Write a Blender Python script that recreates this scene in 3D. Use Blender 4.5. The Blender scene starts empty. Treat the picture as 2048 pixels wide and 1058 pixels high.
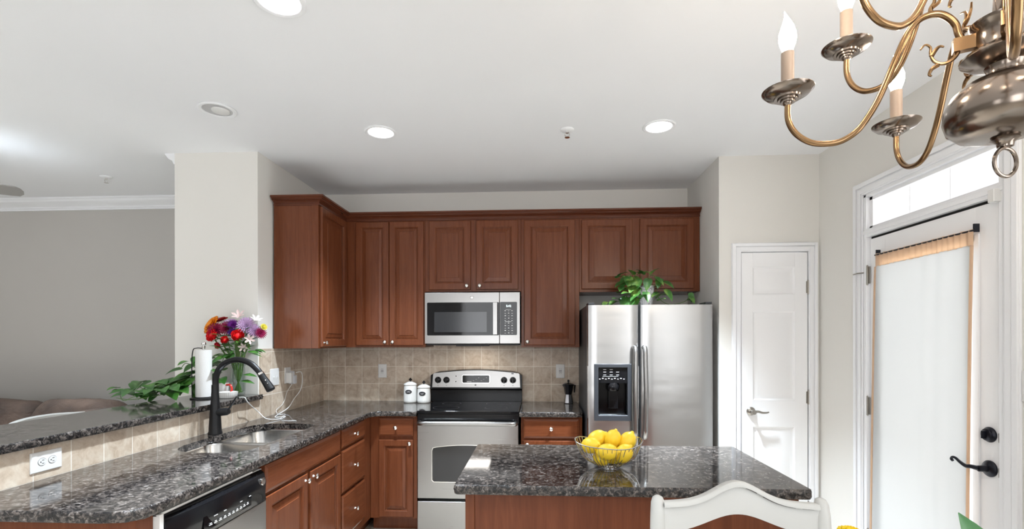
import bpy, bmesh, math, random
from mathutils import Vector, Matrix
from mathutils.geometry import tessellate_polygon
random.seed(7)
C = bpy.context.scene.collection
PI = math.pi
# ------------------------------------------------------------------ camera
cam_d = bpy.data.cameras.new('camera'); cam = bpy.data.objects.new('camera', cam_d); C.objects.link(cam)
bpy.context.scene.camera = cam
cam_d.sensor_width = 36; cam_d.sensor_fit = 'HORIZONTAL'; cam_d.lens = 984/2048*36
cam_d.shift_y = 151.7/2048; cam_d.clip_start = .05
cam.matrix_world = (Matrix.Translation((0, 0, 1.444)) @ Matrix.Rotation(.054, 4, 'Z') @
                    Matrix.Rotation(PI/2, 4, 'X') @ Matrix.Rotation(-.0017, 4, 'Z'))
# ------------------------------------------------------------------ light
sc = bpy.context.scene
sc.view_settings.view_transform = 'Standard'; sc.view_settings.look = 'None'
sc.view_settings.gamma = 1; sc.view_settings.use_curve_mapping = False
sc.view_settings.exposure = .53
w = bpy.data.worlds.new('world'); sc.world = w; w.use_nodes = True
bg = w.node_tree.nodes['Background']; bg.inputs[0].default_value = (.93, .96, 1, 1); bg.inputs[1].default_value = 1.3

def area(name, loc, rot, sx, sy, power, col=(1, 1, 1), spread=PI):
    d = bpy.data.lights.new(name, 'AREA'); d.shape = 'RECTANGLE'; d.size = sx; d.size_y = sy
    d.energy = power; d.color = col; d.spread = spread
    o = bpy.data.objects.new(name, d); C.objects.link(o); o.location = loc; o.rotation_euler = rot
    return o
XR_ = 1.957
# daylight entering by the windows behind the camera (wall at Y=-3.2) and the living room window
area('window_daylight', (-.95, -3.12, 1.45), (PI/2, 0, 0), 1.5, 2.0, 27, (.97, .98, 1))
area('living_daylight', (-5.0, -3.12, 1.45), (PI/2, 0, 0), 2.0, 1.8, 18, (.97, .98, 1))
area('side_window_daylight', (XR_-.06, -.75, 1.55), (0, PI/2, 0), 1.5, 2.5, 25, (.98, .99, 1))
def downlight(x, y, p, cone=95):
    d = bpy.data.lights.new('downlight', 'SPOT'); d.energy = p; d.spot_size = math.radians(cone); d.spot_blend = 1; d.shadow_soft_size = .07; d.color = (.79, .90, 1)
    o = bpy.data.objects.new('downlight', d); C.objects.link(o); o.location = (x, y, 2.72)
# three lit recessed lamps in view, then unseen spots added to brighten floor and ceiling
for x, y, *p in ((-.977, 3.01, 320, 104), (.731, 3.027, 840, 72), (-.984, 1.822, 380, 84), (-.25, -.1, 100), (-.98, .7, 200), (.73, -1.3, 60), (-.98, -1.2, 60), (-3.4, 1.6, 620), (-4.8, 2.2, 400), (-3.6, 3.0, 300, 80)): downlight(x, y, *p)
area('door_daylight', (2.25, 2.62, 1.25), (0, PI/2, 0), 2.2, .8, 12, (1, .99, .97))

# ------------------------------------------------------------------ helpers
class MB:
    def __init__(s): s.v = []; s.f = []; s.sm = []
    def add(s, vs, fs, smooth=False):
        n = len(s.v); s.v += [Vector(p) for p in vs]
        for f in fs: s.f.append([i+n for i in f]); s.sm.append(smooth)
    def box(s, x0, x1, y0, y1, z0, z1, F=None):
        vs = [(x, y, z) for x in (x0, x1) for y in (y0, y1) for z in (z0, z1)]
        if F: vs = [F(*p) for p in vs]
        s.add(vs, [(0, 1, 3, 2), (4, 6, 7, 5), (0, 4, 5, 1), (2, 3, 7, 6), (0, 2, 6, 4), (1, 5, 7, 3)])
    def rings(s, rings, close=True, cap0=True, cap1=True, smooth=True):
        m = len(rings[0]); vs = [p for r in rings for p in r]; fs = []
        for i in range(len(rings)-1):
            for j in range(m if close else m-1):
                k = (j+1) % m
                fs.append((i*m+j, i*m+k, (i+1)*m+k, (i+1)*m+j))
        s.add(vs, fs, smooth)
        if cap0: s.add(rings[0], [tuple(range(m))[::-1]])
        if cap1: s.add(rings[-1], [tuple(range(m))])
    def lathe(s, prof, c=(0, 0, 0), seg=24, axis='Z', cap=True, flute=None):
        rs = []
        for r, z in prof:
            ring = []
            for j in range(seg):
                a = 2*PI*j/seg; rr = r*(flute(a, z) if flute else 1)
                x, y = rr*math.cos(a), rr*math.sin(a)
                p = {'Z': (x, y, z), 'X': (z, x, y), 'Y': (x, -z, y), '-X': (-z, x, -y)}[axis]
                ring.append(Vector(p)+Vector(c))
            rs.append(ring)
        s.rings(rs, cap0=cap, cap1=cap)
    def tube(s, pts, r, seg=8, closed=False, cap=True):
        pts = [Vector(p) for p in pts]; n = len(pts)
        R = r if isinstance(r, (list, tuple)) else [r]*n
        rs = []; up = None
        for i in range(n):
            if closed: t = pts[(i+1) % n]-pts[i-1]
            else: t = pts[min(i+1, n-1)]-pts[max(i-1, 0)]
            t = t.normalized() if t.length > 1e-9 else Vector((0, 0, 1))
            if up is None:
                up = Vector((0, 0, 1)) if abs(t.z) < .9 else Vector((0, 1, 0))
            up = (up-t*up.dot(t))
            up = up.normalized() if up.length > 1e-6 else t.orthogonal().normalized()
            b = t.cross(up)
            rs.append([pts[i]+(up*math.cos(2*PI*j/seg)+b*math.sin(2*PI*j/seg))*R[i] for j in range(seg)])
        if closed: rs.append(rs[0]); s.rings(rs, cap0=False, cap1=False)
        else: s.rings(rs, cap0=cap, cap1=cap)
    def prism(s, poly, z0, z1, F=None, smooth=False):
        F = F or (lambda x, y, z: (x, y, z)); n = len(poly)
        vs = [F(x, y, z0) for x, y in poly]+[F(x, y, z1) for x, y in poly]
        s.add(vs, [(i, (i+1) % n, n+(i+1) % n, n+i) for i in range(n)], smooth)
        t = tessellate_polygon([[Vector((x, y, 0)) for x, y in poly]])
        s.add(vs, [tuple(a) for a in t]+[tuple(i+n for i in a[::-1]) for a in t])
    def sball(s, c, sc_, e=.45, M=None, seg=32, rg=18):
        sp = lambda v: math.copysign(abs(v)**e, v); rs = []
        for i in range(rg+1):
            a = PI*i/rg; ring = []
            for j in range(seg):
                b = 2*PI*j/seg; p = Vector((max(sp(math.sin(a)), .002)*sp(math.cos(b))*sc_[0], max(sp(math.sin(a)), .002)*sp(math.sin(b))*sc_[1], -sp(math.cos(a))*sc_[2]))
                if M: p = M @ p
                ring.append(p+Vector(c))
            rs.append(ring)
        s.rings(rs)
    def ball(s, c, r, seg=16, rg=10, sc_=(1, 1, 1), M=None):
        rs = []
        for i in range(rg+1):
            a = PI*i/rg; rr = max(math.sin(a), .002)
            ring = []
            for j in range(seg):
                p = Vector((rr*math.cos(2*PI*j/seg)*sc_[0], rr*math.sin(2*PI*j/seg)*sc_[1], -math.cos(a)*sc_[2]))*r
                if M: p = M @ p
                ring.append(p+Vector(c))
            rs.append(ring)
        s.rings(rs)
    def build(s, name, m, parent=None, bevel=0, sub=0, angle=35, label=None, fixn=True, **kw):
        me = bpy.data.meshes.new(name)
        off = Vector((0, 0, 0))
        p = parent
        while p is not None: off += p.location; p = p.parent
        me.from_pydata([v-off for v in s.v], [], s.f); me.validate()
        bm = bmesh.new(); bm.from_mesh(me)
        bmesh.ops.remove_doubles(bm, verts=bm.verts, dist=1e-6)
        if fixn: bmesh.ops.recalc_face_normals(bm, faces=bm.faces)
        for f in bm.faces: f.smooth = True
        bm.to_mesh(me); bm.free()
        me.set_sharp_from_angle(angle=math.radians(angle))
        me.materials.append(m)
        o = bpy.data.objects.new(name, me); C.objects.link(o)
        if parent: o.parent = parent
        if bevel:
            b = o.modifiers.new('bevel', 'BEVEL'); b.width = bevel; b.segments = 2; b.limit_method = 'ANGLE'; b.angle_limit = math.radians(40)
            b.harden_normals = True
        if sub:
            b = o.modifiers.new('sub', 'SUBSURF'); b.levels = b.render_levels = sub
        if label: o['label'] = label
        return o
def thing(name, label, cat, loc=(0, 0, 0), group=None):
    o = bpy.data.objects.new(name, None); C.objects.link(o); o.location = loc
    o.empty_display_size = .05
    o['label'] = label; o['category'] = cat
    if group: o['group'] = group
    return o
def tag(o, label, cat, group=None):
    o['label'] = label; o['category'] = cat
    if group: o['group'] = group
    return o
def struct(o): o['kind'] = 'structure'; return o
def dup(root, loc, label, group=None):
    def cp(o, par):
        c = o.copy(); C.objects.link(c)
        if par: c.parent = par
        for ch in [x for x in bpy.data.objects if x.parent == o and x != c]: cp(ch, c)
        return c
    r = cp(root, None); r.location = loc; r['label'] = label
    if group: r['group'] = group
    return r
def box(name, m, b, parent=None, bevel=0, **k):
    q = MB(); q.box(*b); return q.build(name, m, parent, bevel, **k)
def crom(pts, n=6):
    pts = [Vector(p) for p in pts]; out = []
    P = [pts[0]*2-pts[1]]+pts+[pts[-1]*2-pts[-2]]
    for i in range(1, len(P)-2):
        for k in range(n):
            t = k/n; a, b, c, d = P[i-1], P[i], P[i+1], P[i+2]
            out.append(.5*((2*b)+(c-a)*t+(2*a-5*b+4*c-d)*t*t+(3*b-a-3*c+d)*t**3))
    out.append(pts[-1]); return out
def rrect(x0, x1, y0, y1, r, n=5):
    out = []
    for cx, cy, a0 in ((x1-r, y1-r, 0), (x0+r, y1-r, 90), (x0+r, y0+r, 180), (x1-r, y0+r, 270)):
        for k in range(n+1):
            a = math.radians(a0+90*k/n); out.append((cx+r*math.cos(a), cy+r*math.sin(a)))
    return out
def frame(o, U, V, N):
    o, U, V, N = Vector(o), Vector(U), Vector(V), Vector(N)
    return lambda u, v, n: o+U*u+V*v+N*n
def text_mesh(mb, body, size, F, depth=.0006, align='CENTER'):
    cu = bpy.data.curves.new('t', 'FONT'); cu.body = body; cu.size = size; cu.align_x = align; cu.align_y = 'CENTER'
    cu.extrude = depth/2; cu.resolution_u = 2
    ob = bpy.data.objects.new('t', cu); C.objects.link(ob)
    dg = bpy.context.evaluated_depsgraph_get(); me = bpy.data.meshes.new_from_object(ob.evaluated_get(dg))
    mb.add([F(v.co.x, v.co.y, v.co.z+depth/2) for v in me.vertices], [tuple(p.vertices) for p in me.polygons])
    bpy.data.objects.remove(ob); bpy.data.curves.remove(cu); bpy.data.meshes.remove(me)

# ------------------------------------------------------------------ materials
def mat(name, col=(.8, .8, .8), rough=.5, metal=0, **kw):
    m = bpy.data.materials.new(name); m.use_nodes = True
    b = m.node_tree.nodes['Principled BSDF']
    b.inputs['Base Color'].default_value = (*col, 1); b.inputs['Roughness'].default_value = rough; b.inputs['Metallic'].default_value = metal
    for k, v in kw.items(): b.inputs[k.replace('_', ' ')].default_value = v
    return m
def NT(m): return m.node_tree, m.node_tree.nodes['Principled BSDF']
def coords(nt, scale=(1, 1, 1), rot=(0, 0, 0), out='Object'):
    t = nt.nodes.new('ShaderNodeTexCoord'); mp = nt.nodes.new('ShaderNodeMapping')
    mp.inputs['Scale'].default_value = scale; mp.inputs['Rotation'].default_value = rot
    nt.links.new(t.outputs[out], mp.inputs[0]); return mp.outputs[0]
def noise(nt, vec, scale, detail=4, rough=.5, dist=0):
    n = nt.nodes.new('ShaderNodeTexNoise'); n.inputs['Scale'].default_value = scale; n.inputs['Detail'].default_value = detail
    n.inputs['Roughness'].default_value = rough; n.inputs['Distortion'].default_value = dist
    nt.links.new(vec, n.inputs['Vector']); return n.outputs['Fac']
def ramp(nt, fac, stops, interp='LINEAR'):
    r = nt.nodes.new('ShaderNodeValToRGB'); r.color_ramp.interpolation = interp
    e = r.color_ramp.elements
    while len(e) < len(stops): e.new(.5)
    for x, (p, c) in zip(e, stops): x.position = p; x.color = (*c, 1) if len(c) == 3 else c
    nt.links.new(fac, r.inputs[0]); return r.outputs[0]
def mix(nt, a, b, fac, mode='MIX'):
    n = nt.nodes.new('ShaderNodeMix'); n.data_type = 'RGBA'; n.blend_type = mode
    for s, v in ((n.inputs[0], fac), (n.inputs[6], a), (n.inputs[7], b)):
        if isinstance(v, (int, float)): s.default_value = v
        elif isinstance(v, tuple): s.default_value = (*v, 1)
        else: nt.links.new(v, s)
    return n.outputs[2]
def bump(nt, bs, h, strength=.2, dist=.002):
    n = nt.nodes.new('ShaderNodeBump'); n.inputs['Strength'].default_value = strength; n.inputs['Distance'].default_value = dist
    nt.links.new(h, n.inputs['Height']); nt.links.new(n.outputs[0], bs.inputs['Normal'])

def paint(name, col, rough=.75, b=.12):
    m = mat(name, col, rough); nt, bs = NT(m); v = coords(nt)
    bump(nt, bs, noise(nt, v, 180, 3), b, .0006)
    nt.links.new(mix(nt, tuple(c*.97 for c in col), tuple(min(1, c*1.03) for c in col), noise(nt, v, 1.3, 2)), bs.inputs['Base Color'])
    return m
M_wall = paint('wall_paint_beige', (.75, .735, .70))
M_living = paint('wall_paint_taupe', (.50, .48, .455))
M_ceil = paint('ceiling_paint', (.88, .89, .915), .9)
M_trim = paint('trim_white', (.85, .86, .885), .35, .02)
M_door = paint('door_white', (.87, .875, .89), .4, .02)
def wood(name, c0, c1, c2, rough=.25, scale=(14, 14, 1.1), coat=.0):
    m = mat(name, c1, rough, Specular_IOR_Level=.27); nt, bs = NT(m)
    v = coords(nt, scale); n1 = noise(nt, v, 3.2, 6, .6, .6); v2 = coords(nt, tuple(s*5 for s in scale)); n2 = noise(nt, v2, 5, 4, .6)
    a = ramp(nt, n1, [(.28, c0), (.5, c1), (.74, c2)])
    f = ramp(nt, n2, [(.35, (.82, .80, .78)), (.6, (1, 1, 1))])
    nt.links.new(mix(nt, a, f, .3, 'MULTIPLY'), bs.inputs['Base Color'])
    bump(nt, bs, n2, .05, .0006)
    return m
M_crown = wood('crown_cherry', (.085, .024, .011), (.105, .030, .014), (.125, .038, .018), scale=(1.1, 1.1, 14))
M_wood = wood('cherry_wood', (.120, .034, .0135), (.146, .044, .0175), (.174, .055, .023))
M_woodh = wood('cherry_wood_horizontal', (.120, .034, .0135), (.146, .044, .0175), (.174, .055, .023), scale=(1.1, 1.1, 14))
M_island = wood('island_oak_panel', (.105, .030, .012), (.140, .041, .017), (.185, .058, .026), .4, (9, 9, .6))
M_toe = mat('toe_kick_dark', (.03, .012, .008), .6)
M_floor = wood('hardwood_floor', (.42, .37, .31), (.49, .44, .375), (.56, .51, .44), .35, (1, 9, 9))  # boards made paler than their own tone to bounce light onto the ceiling
def granite(name, b=.03, rough=.07):
    m = mat(name, (.1, .1, .1), rough); nt, bs = NT(m); v = coords(nt)
    n1 = noise(nt, v, 62, 5, .62, .9); n3 = noise(nt, coords(nt, (1, 1.25, 1), (0, 0, .6)), 24, 4, .6, .8)
    blot = ramp(nt, n1, [(.36, (.010, .010, .011)), (.47, (.022, .020, .020)), (.53, (.085, .072, .064)), (.62, (.15, .130, .118)), (.72, (.30, .28, .265))])
    vo = nt.nodes.new('ShaderNodeTexVoronoi'); vo.inputs['Scale'].default_value = 120; nt.links.new(v, vo.inputs['Vector'])
    sep = nt.nodes.new('ShaderNodeSeparateColor'); nt.links.new(vo.outputs['Color'], sep.inputs[0])
    cell = ramp(nt, sep.outputs[0], [(0, (.45, .45, .46)), (.5, (.95, .92, .90)), (1, (1.0, 1.0, 1.0))])
    c = mix(nt, blot, cell, .8, 'MULTIPLY')
    c = mix(nt, c, ramp(nt, n3, [(.36, (.16, .16, .17)), (.50, (1, 1, 1))]), .85, 'MULTIPLY')
    c = mix(nt, c, ramp(nt, noise(nt, v, 210, 3, .7), [(.62, (0, 0, 0)), (.76, (.22, .21, .20))]), .4, 'ADD')
    nt.links.new(c, bs.inputs['Base Color'])
    if b > .1: bump(nt, bs, noise(nt, v, 90, 4, .7), b, .004)
    return m
M_gran = granite('granite_polished'); M_gedge = granite('granite_chiselled_edge', .8, .22)
def tile(name, axis):
    m = mat(name, (.5, .45, .38), .42); nt, bs = NT(m)
    t = nt.nodes.new('ShaderNodeTexCoord'); s = nt.nodes.new('ShaderNodeSeparateXYZ'); cb = nt.nodes.new('ShaderNodeCombineXYZ')
    nt.links.new(t.outputs['Object'], s.inputs[0]); nt.links.new(s.outputs['X' if axis == 'X' else 'Y'], cb.inputs[0]); nt.links.new(s.outputs['Z'], cb.inputs[1])
    mp = nt.nodes.new('ShaderNodeMapping'); mp.inputs['Location'].default_value = (.043 if axis == 'X' else .06, -.914+.0015, 0); nt.links.new(cb.outputs[0], mp.inputs[0])
    br = nt.nodes.new('ShaderNodeTexBrick'); br.offset = 0; br.squash = 1
    for k, x in (('Scale', 1), ('Brick Width', .1515), ('Row Height', .1515), ('Mortar Size', .0024), ('Mortar Smooth', .3), ('Bias', 0)): br.inputs[k].default_value = x
    br.inputs['Color1'].default_value = (.76, .74, .72, 1); br.inputs['Color2'].default_value = (1.0, 1.0, 1.0, 1); br.inputs['Mortar'].default_value = (1, 1, 1, 1)
    nt.links.new(mp.outputs[0], br.inputs['Vector'])
    v = coords(nt)
    n1 = ramp(nt, noise(nt, v, 14, 6, .62, .8), [(.28, (.46, .36, .27)), (.48, (.64, .53, .42)), (.66, (.74, .66, .55))])
    n2 = ramp(nt, noise(nt, v, 60, 4, .6), [(.3, (.88, .86, .84)), (.6, (1, 1, 1))])
    c = mix(nt, mix(nt, n1, n2, .8, 'MULTIPLY'), br.outputs['Color'], 1.0, 'MULTIPLY')
    c = mix(nt, c, (.80, .745, .66), br.outputs['Fac'])
    nt.links.new(c, bs.inputs['Base Color'])
    iv = nt.nodes.new('ShaderNodeMath'); iv.operation = 'SUBTRACT'; iv.inputs[0].default_value = 1; nt.links.new(br.outputs['Fac'], iv.inputs[1])
    bump(nt, bs, iv.outputs[0], .5, .0015)
    return m
M_tileX = tile('travertine_tile_back', 'X'); M_tileY = tile('travertine_tile_side', 'Y')
def steel(name, col=(.60, .60, .59), rough=.26, scale=(2, 2, 160), wave=0):
    m = mat(name, col, rough, 1); nt, bs = NT(m); v = coords(nt, scale)
    n = noise(nt, v, 2, 3)
    mr = nt.nodes.new('ShaderNodeMapRange'); mr.inputs[3].default_value = rough-.02; mr.inputs[4].default_value = rough+.03; nt.links.new(n, mr.inputs[0]); nt.links.new(mr.outputs[0], bs.inputs['Roughness'])
    if wave:
        v2 = coords(nt, (.9, .9, 3.0)); bump(nt, bs, noise(nt, v2, 2.2, 2, .4), wave, .02)
    else: bump(nt, bs, n, .01, .0004)
    return m
M_steel = steel('brushed_stainless', (.34, .335, .33), .28); M_fridge = steel('fridge_stainless', (.47, .47, .47), .30, wave=.22)
M_steelv = steel('sink_stainless', (.62, .62, .61), .2, (30, 30, 4))
M_chrome = mat('polished_nickel', (.80, .79, .77), .12, 1)
M_satin = mat('satin_nickel', (.36, .34, .31), .3, 1)
M_black = mat('black_gloss', (.006, .006, .007), .15, Specular_IOR_Level=.3)
M_blackm = mat('black_matte', (.008, .008, .009), .4, Specular_IOR_Level=.28)
M_bglass = mat('black_glass', (.005, .005, .006), .05, Specular_IOR_Level=.3)
M_gwin = mat('oven_window_glass', (.020, .020, .022), .07)
M_fside = mat('fridge_side_charcoal', (.035, .036, .04), .4)
M_disp = mat('dispenser_charcoal', (.028, .031, .037), .35)
M_white = mat('white_plastic', (.74, .74, .73), .35)
M_ceramic = mat('white_ceramic', (.80, .80, .78), .15)
M_print = mat('white_print', (.75, .75, .75), .5)
M_dark = mat('dark_gap', (.006, .006, .006), .8)
M_paper = mat('paper_towel', (.84, .84, .83), .95); nt, bs = NT(M_paper); bump(nt, bs, noise(nt, coords(nt), 170, 3), .5, .002)
M_bronze = mat('dark_bronze', (.016, .018, .026), .3, .6)
def emis(name, col, st):
    m = mat(name, col, .4); _, b = NT(m); b.inputs['Emission Color'].default_value = (*col, 1); b.inputs['Emission Strength'].default_value = st; return m
M_can = emis('lamp_lens_lit', (1, .98, .94), 6); M_clock = emis('clock_digits', (.8, .95, 1), 1.6)
M_bulb = emis('flame_bulb_lit', (1, .86, .70), 60)
M_leaf = mat('pothos_leaf', (.05, .17, .03), .35); nt, bs = NT(M_leaf)
nt.links.new(ramp(nt, noise(nt, coords(nt), 16, 3), [(.3, (.020, .075, .014)), (.55, (.045, .155, .024)), (.75, (.12, .28, .05))]), bs.inputs['Base Color'])
M_leafb = mat('bright_pothos_leaf', (.12, .34, .05), .38); nt, bs = NT(M_leafb)
nt.links.new(ramp(nt, noise(nt, coords(nt), 14, 3), [(.3, (.020, .075, .015)), (.52, (.05, .16, .028)), (.70, (.24, .38, .08))]), bs.inputs['Base Color'])
M_stem = mat('green_stem', (.10, .20, .04), .5)
M_lemon = mat('lemon_peel', (.90, .62, .035), .42, Subsurface_Weight=.1); nt, bs = NT(M_lemon); bump(nt, bs, noise(nt, coords(nt), 260, 2), .35, .001)
M_chair = paint('distressed_white_paint', (.55, .55, .53), .5, .05)
M_wear = mat('worn_edge', (.05, .04, .035), .8)
M_sofa = mat('brown_suede', (.085, .052, .036), .85); nt, bs = NT(M_sofa)
nt.links.new(ramp(nt, noise(nt, coords(nt), 5, 4), [(.3, (.030, .018, .012)), (.7, (.085, .052, .036))]), bs.inputs['Base Color']); bump(nt, bs, noise(nt, coords(nt), 9, 3, .5, 1), .6, .03)
def glassm(name, col=(1, 1, 1), r=.0, t=.86):
    m = bpy.data.materials.new(name); m.use_nodes = True; nt = m.node_tree; nt.nodes.remove(nt.nodes['Principled BSDF'])
    a = nt.nodes.new('ShaderNodeBsdfTransparent'); a.inputs[0].default_value = (*col, 1); g = nt.nodes.new('ShaderNodeBsdfGlossy'); g.inputs['Roughness'].default_value = r
    mx = nt.nodes.new('ShaderNodeMixShader'); fr = nt.nodes.new('ShaderNodeLayerWeight'); fr.inputs[0].default_value = .18
    nt.links.new(fr.outputs[1], mx.inputs[0]); nt.links.new(a.outputs[0], mx.inputs[1]); nt.links.new(g.outputs[0], mx.inputs[2]); nt.links.new(mx.outputs[0], nt.nodes['Material Output'].inputs[0])
    return m
M_glass = glassm('clear_glass'); M_vglass = glassm('vase_glass', (.90, .94, .92), .02)
def translucent(name, col, col2=None):
    m = bpy.data.materials.new(name); m.use_nodes = True; nt = m.node_tree; nt.nodes.remove(nt.nodes['Principled BSDF'])
    t = nt.nodes.new('ShaderNodeBsdfTranslucent'); t.inputs[0].default_value = (*col, 1); d = nt.nodes.new('ShaderNodeBsdfDiffuse'); d.inputs[0].default_value = (*(col2 or col), 1)
    mx = nt.nodes.new('ShaderNodeMixShader'); mx.inputs[0].default_value = .5
    nt.links.new(t.outputs[0], mx.inputs[1]); nt.links.new(d.outputs[0], mx.inputs[2]); nt.links.new(mx.outputs[0], nt.nodes['Material Output'].inputs[0]); return m
M_shade = translucent('white_shade_cloth', (.72, .73, .73)); M_peach = translucent('peach_header_cloth', (.95, .78, .60), (.70, .54, .42))
# brass / pewter two tone of the chandelier is one antique metal
M_brass = mat('antique_brass', (.30, .185, .095), .24, 1)
M_pewter = mat('antique_pewter', (.27, .225, .19), .2, 1)
M_candle = mat('candle_sleeve', (.40, .31, .245), .35)

# ------------------------------------------------------------------ key planes
XL = -1.907; D = 4.279; YC = 3.27; XC = -2.51; XA = 1.272; YA = 3.545; XR = 1.957; H = 2.74; CT = .914
# ------------------------------------------------------------------ room shell
struct(box('floor', M_floor, (-7, XR+.2, -3.2, D+.2, -.1, 0)))
struct(box('ceiling', M_ceil, (-7.15, XR+.2, -3.35, D+.2, H, H+.1)))
struct(box('wall_back', M_wall, (XC+.02, XR+.2, D, D+.15, 0, H)))
struct(box('wall_living_back', M_living, (-7, XC+.02, D, D+.15, 0, H)))
struct(box('wall_left', M_wall, (XC, XL-.012, YC, D, 0, H)))            # full height stub wall carrying the cabinets
struct(box('wall_half', M_wall, (-2.06, XL-.012, 1.35, YC, 0, 1.045)))  # half wall below the raised bar
q = MB(); q.box(XA, XR, YA, YA+.12, 2.085, H); q.box(XA, 1.405, YA, YA+.12, 0, 2.085); q.box(1.893, XR, YA, YA+.12, 0, 2.085); q.box(XA, XA+.08, YA+.12, D, 0, H)
struct(q.build('wall_pantry', M_wall))
# right wall with opening for door and transom : opening Y 2.15..3.075, z 0..2.335
q = MB(); q.box(XR, XR+.15, 3.085, YA+.12, 0, H); q.box(XR, XR+.15, .5, 2.165, 0, H); q.box(XR, XR+.15, -3.2, -2.0, 0, H); q.box(XR, XR+.15, -2.0, .5, 0, .8); q.box(XR, XR+.15, -2.0, .5, 2.3, H); q.box(XR, XR+.15, 2.165, 3.085, 2.325, H)
struct(q.build('wall_right', M_wall))
q = MB()
for a, b in ((-2.0, -1.94), (.44, .5), (-.80, -.70)): q.box(XR+.04, XR+.12, a, b, .8, 2.3)
for a, b in ((.8, .86), (2.24, 2.3)): q.box(XR+.04, XR+.12, -2.0, .5, a, b)
o = struct(q.build('window_4', M_trim)); box('window_glass', M_glass, (XR+.08, XR+.084, -1.94, .44, .86, 2.24), o)

# wall behind the camera with two tall windows, and the far living-room side
q = MB()
for a, b in ((-7, -6.0), (-4.0, -1.7), (-.2, XR+.2)): q.box(a, b, -3.35, -3.2, 0, H)
for a, b in ((-6, -4), (-1.7, -.2)): q.box(a, b, -3.35, -3.2, 0, .45); q.box(a, b, -3.35, -3.2, 2.45, H)
struct(q.build('wall_front', M_wall))
struct(box('wall_living_left', M_living, (-7.15, -7, -3.35, D+.2, 0, H)))
for i, (a, b) in enumerate(((-6, -4), (-1.7, -.2))):
    q = MB(); z0, z1 = .45, 2.45; y0, y1 = -3.31, -3.24
    q.box(a, a+.05, y0, y1, z0, z1); q.box(b-.05, b, y0, y1, z0, z1); q.box(a, b, y0, y1, z0, z0+.05); q.box(a, b, y0, y1, z1-.05, z1); q.box(a, b, y0, y1, 1.42, 1.47)
    m_ = (a+b)/2; q.box(m_-.012, m_+.012, y0+.02, y1-.02, z0, z1)
    o = struct(q.build('window_%d' % (i+1), M_trim)); box('window_glass', M_glass, (a+.05, b-.05, -3.28, -3.275, z0+.05, z1-.05), o)
# tile backsplash
q = MB(); q.box(XL, XA, D-.008, D, CT-.04, 1.40); struct(q.build('wall_tile_back', M_tileX))
q = MB(); q.box(XL-.012, XL, 1.35, D, CT-.04, 1.045); q.box(XL-.012, XL, YC+.012, D, 1.045, 1.388); struct(q.build('wall_tile_left', M_tileY))
# crown moulding of the living room
def crown_prof(s=1):  # (out from wall, down from ceiling)
    return [(0, 0), (.085, 0), (.085, .012), (.075, .02), (.068, .035), (.05, .052), (.03, .062), (.018, .07), (.018, .082), (.010, .086), (.010, .10), (0, .10)]
q = MB(); q.prism([(a, -b) for a, b in crown_prof()], -7, XC, lambda x, y, z: (z, D-x, H+y)); struct(q.build('trim_1', M_trim, angle=20))
q = MB(); q.prism([(a, -b) for a, b in crown_prof()], YC-.002, D-.01, lambda x, y, z: (XC-x*.8, z, H+y*.75)); struct(q.build('trim_2', M_trim, angle=20))
q = MB()
q.box(XR-.014, XR, 3.16, YA, 0, .13); q.box(XR-.014, XR, -3.2, 2.07, 0, .13); struct(q.build('baseboard_right', M_trim, bevel=.003))

# ------------------------------------------------------------------ casing helper
def casing_run(mb, F, u0, u1, v0, v1):
    mb.box(u0, u1, v0, v1, 0, .012, F)
def casing(mb, F, w, h, cw=.068, t=.018):
    # opening from u 0..w and v 0..h ; stepped profile around three sides
    for a, b, n in ((0, 1, .010), (.12, .55, .014), (.62, .96, .02)):
        i, o = cw*a, cw*b
        mb.box(-o, -i, 0, h+o, 0, n, F); mb.box(w+i, w+o, 0, h+o, 0, n, F); mb.box(-i, w+i, h+i, h+o, 0, n, F)
def panel_ring(mb, F, u0, u1, v0, v1, rings, fill=True):
    rs = []
    for ins, n in rings:
        a, b = min(ins, (u1-u0)/2-.001), min(ins, (v1-v0)/2-.001)
        rs.append([F(u0+a, v0+b, n), F(u1-a, v0+b, n), F(u1-a, v1-b, n), F(u0+a, v1-b, n)])
    mb.rings(rs, cap0=False, cap1=fill, smooth=False)
def panelled_slab(mb, F, w, h, t, us, vs, pan):
    # slab w x h with rectangular openings (us: list of (u0,u1), vs: list of (v0,v1)) filled by panel rings
    mb.box(0, w, 0, h, -t, -.012, F)
    gu = [0]+[x for p in us for x in p]+[w]; gv = [0]+[x for p in vs for x in p]+[h]
    for i in range(0, len(gu), 2): mb.box(gu[i], gu[i+1], 0, h, -.012, 0, F)
    for a, b in us:
        for j in range(0, len(gv), 2): mb.box(a, b, gv[j], gv[j+1], -.012, 0, F)
        for c, d in vs: panel_ring(mb, F, a, b, c, d, pan)

# ------------------------------------------------------------------ pantry door (structure)
F = frame((1.424, YA-.004, 0), (1, 0, 0), (0, 0, 1), (0, -1, 0))
q = MB(); pan = [(0, 0), (.004, -.004), (.006, -.004), (.012, -.011), (.018, -.011), (.040, -.004), (.042, -.003)]
panelled_slab(q, F, .45, 2.055, .035, [(.078, .365)], [(.17, .835), (1.020, 1.645), (1.760, 1.955)], pan)
door1 = struct(q.build('door_1', M_door, bevel=.002))
q = MB(); Fc = frame((1.418, YA, 0), (1, 0, 0), (0, 0, 1), (0, -1, 0)); casing(q, Fc, .462, 2.062, .062)
q.box(-.014, 0, 0, 2.076, -.10, 0, Fc); q.box(.462, .476, 0, 2.076, -.10, 0, Fc); q.box(-.014, .476, 2.062, 2.076, -.10, 0, Fc)
struct(q.build('trim_3', M_trim, bevel=.0025))
q = MB(); q.lathe([(.030, 0), (.030, .004), (.024, .012), (.012, .016), (.012, .045), (.016, .05), (.016, .058), (.0, .060)], F(.062, .944, .004), 24, 'Y')
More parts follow.
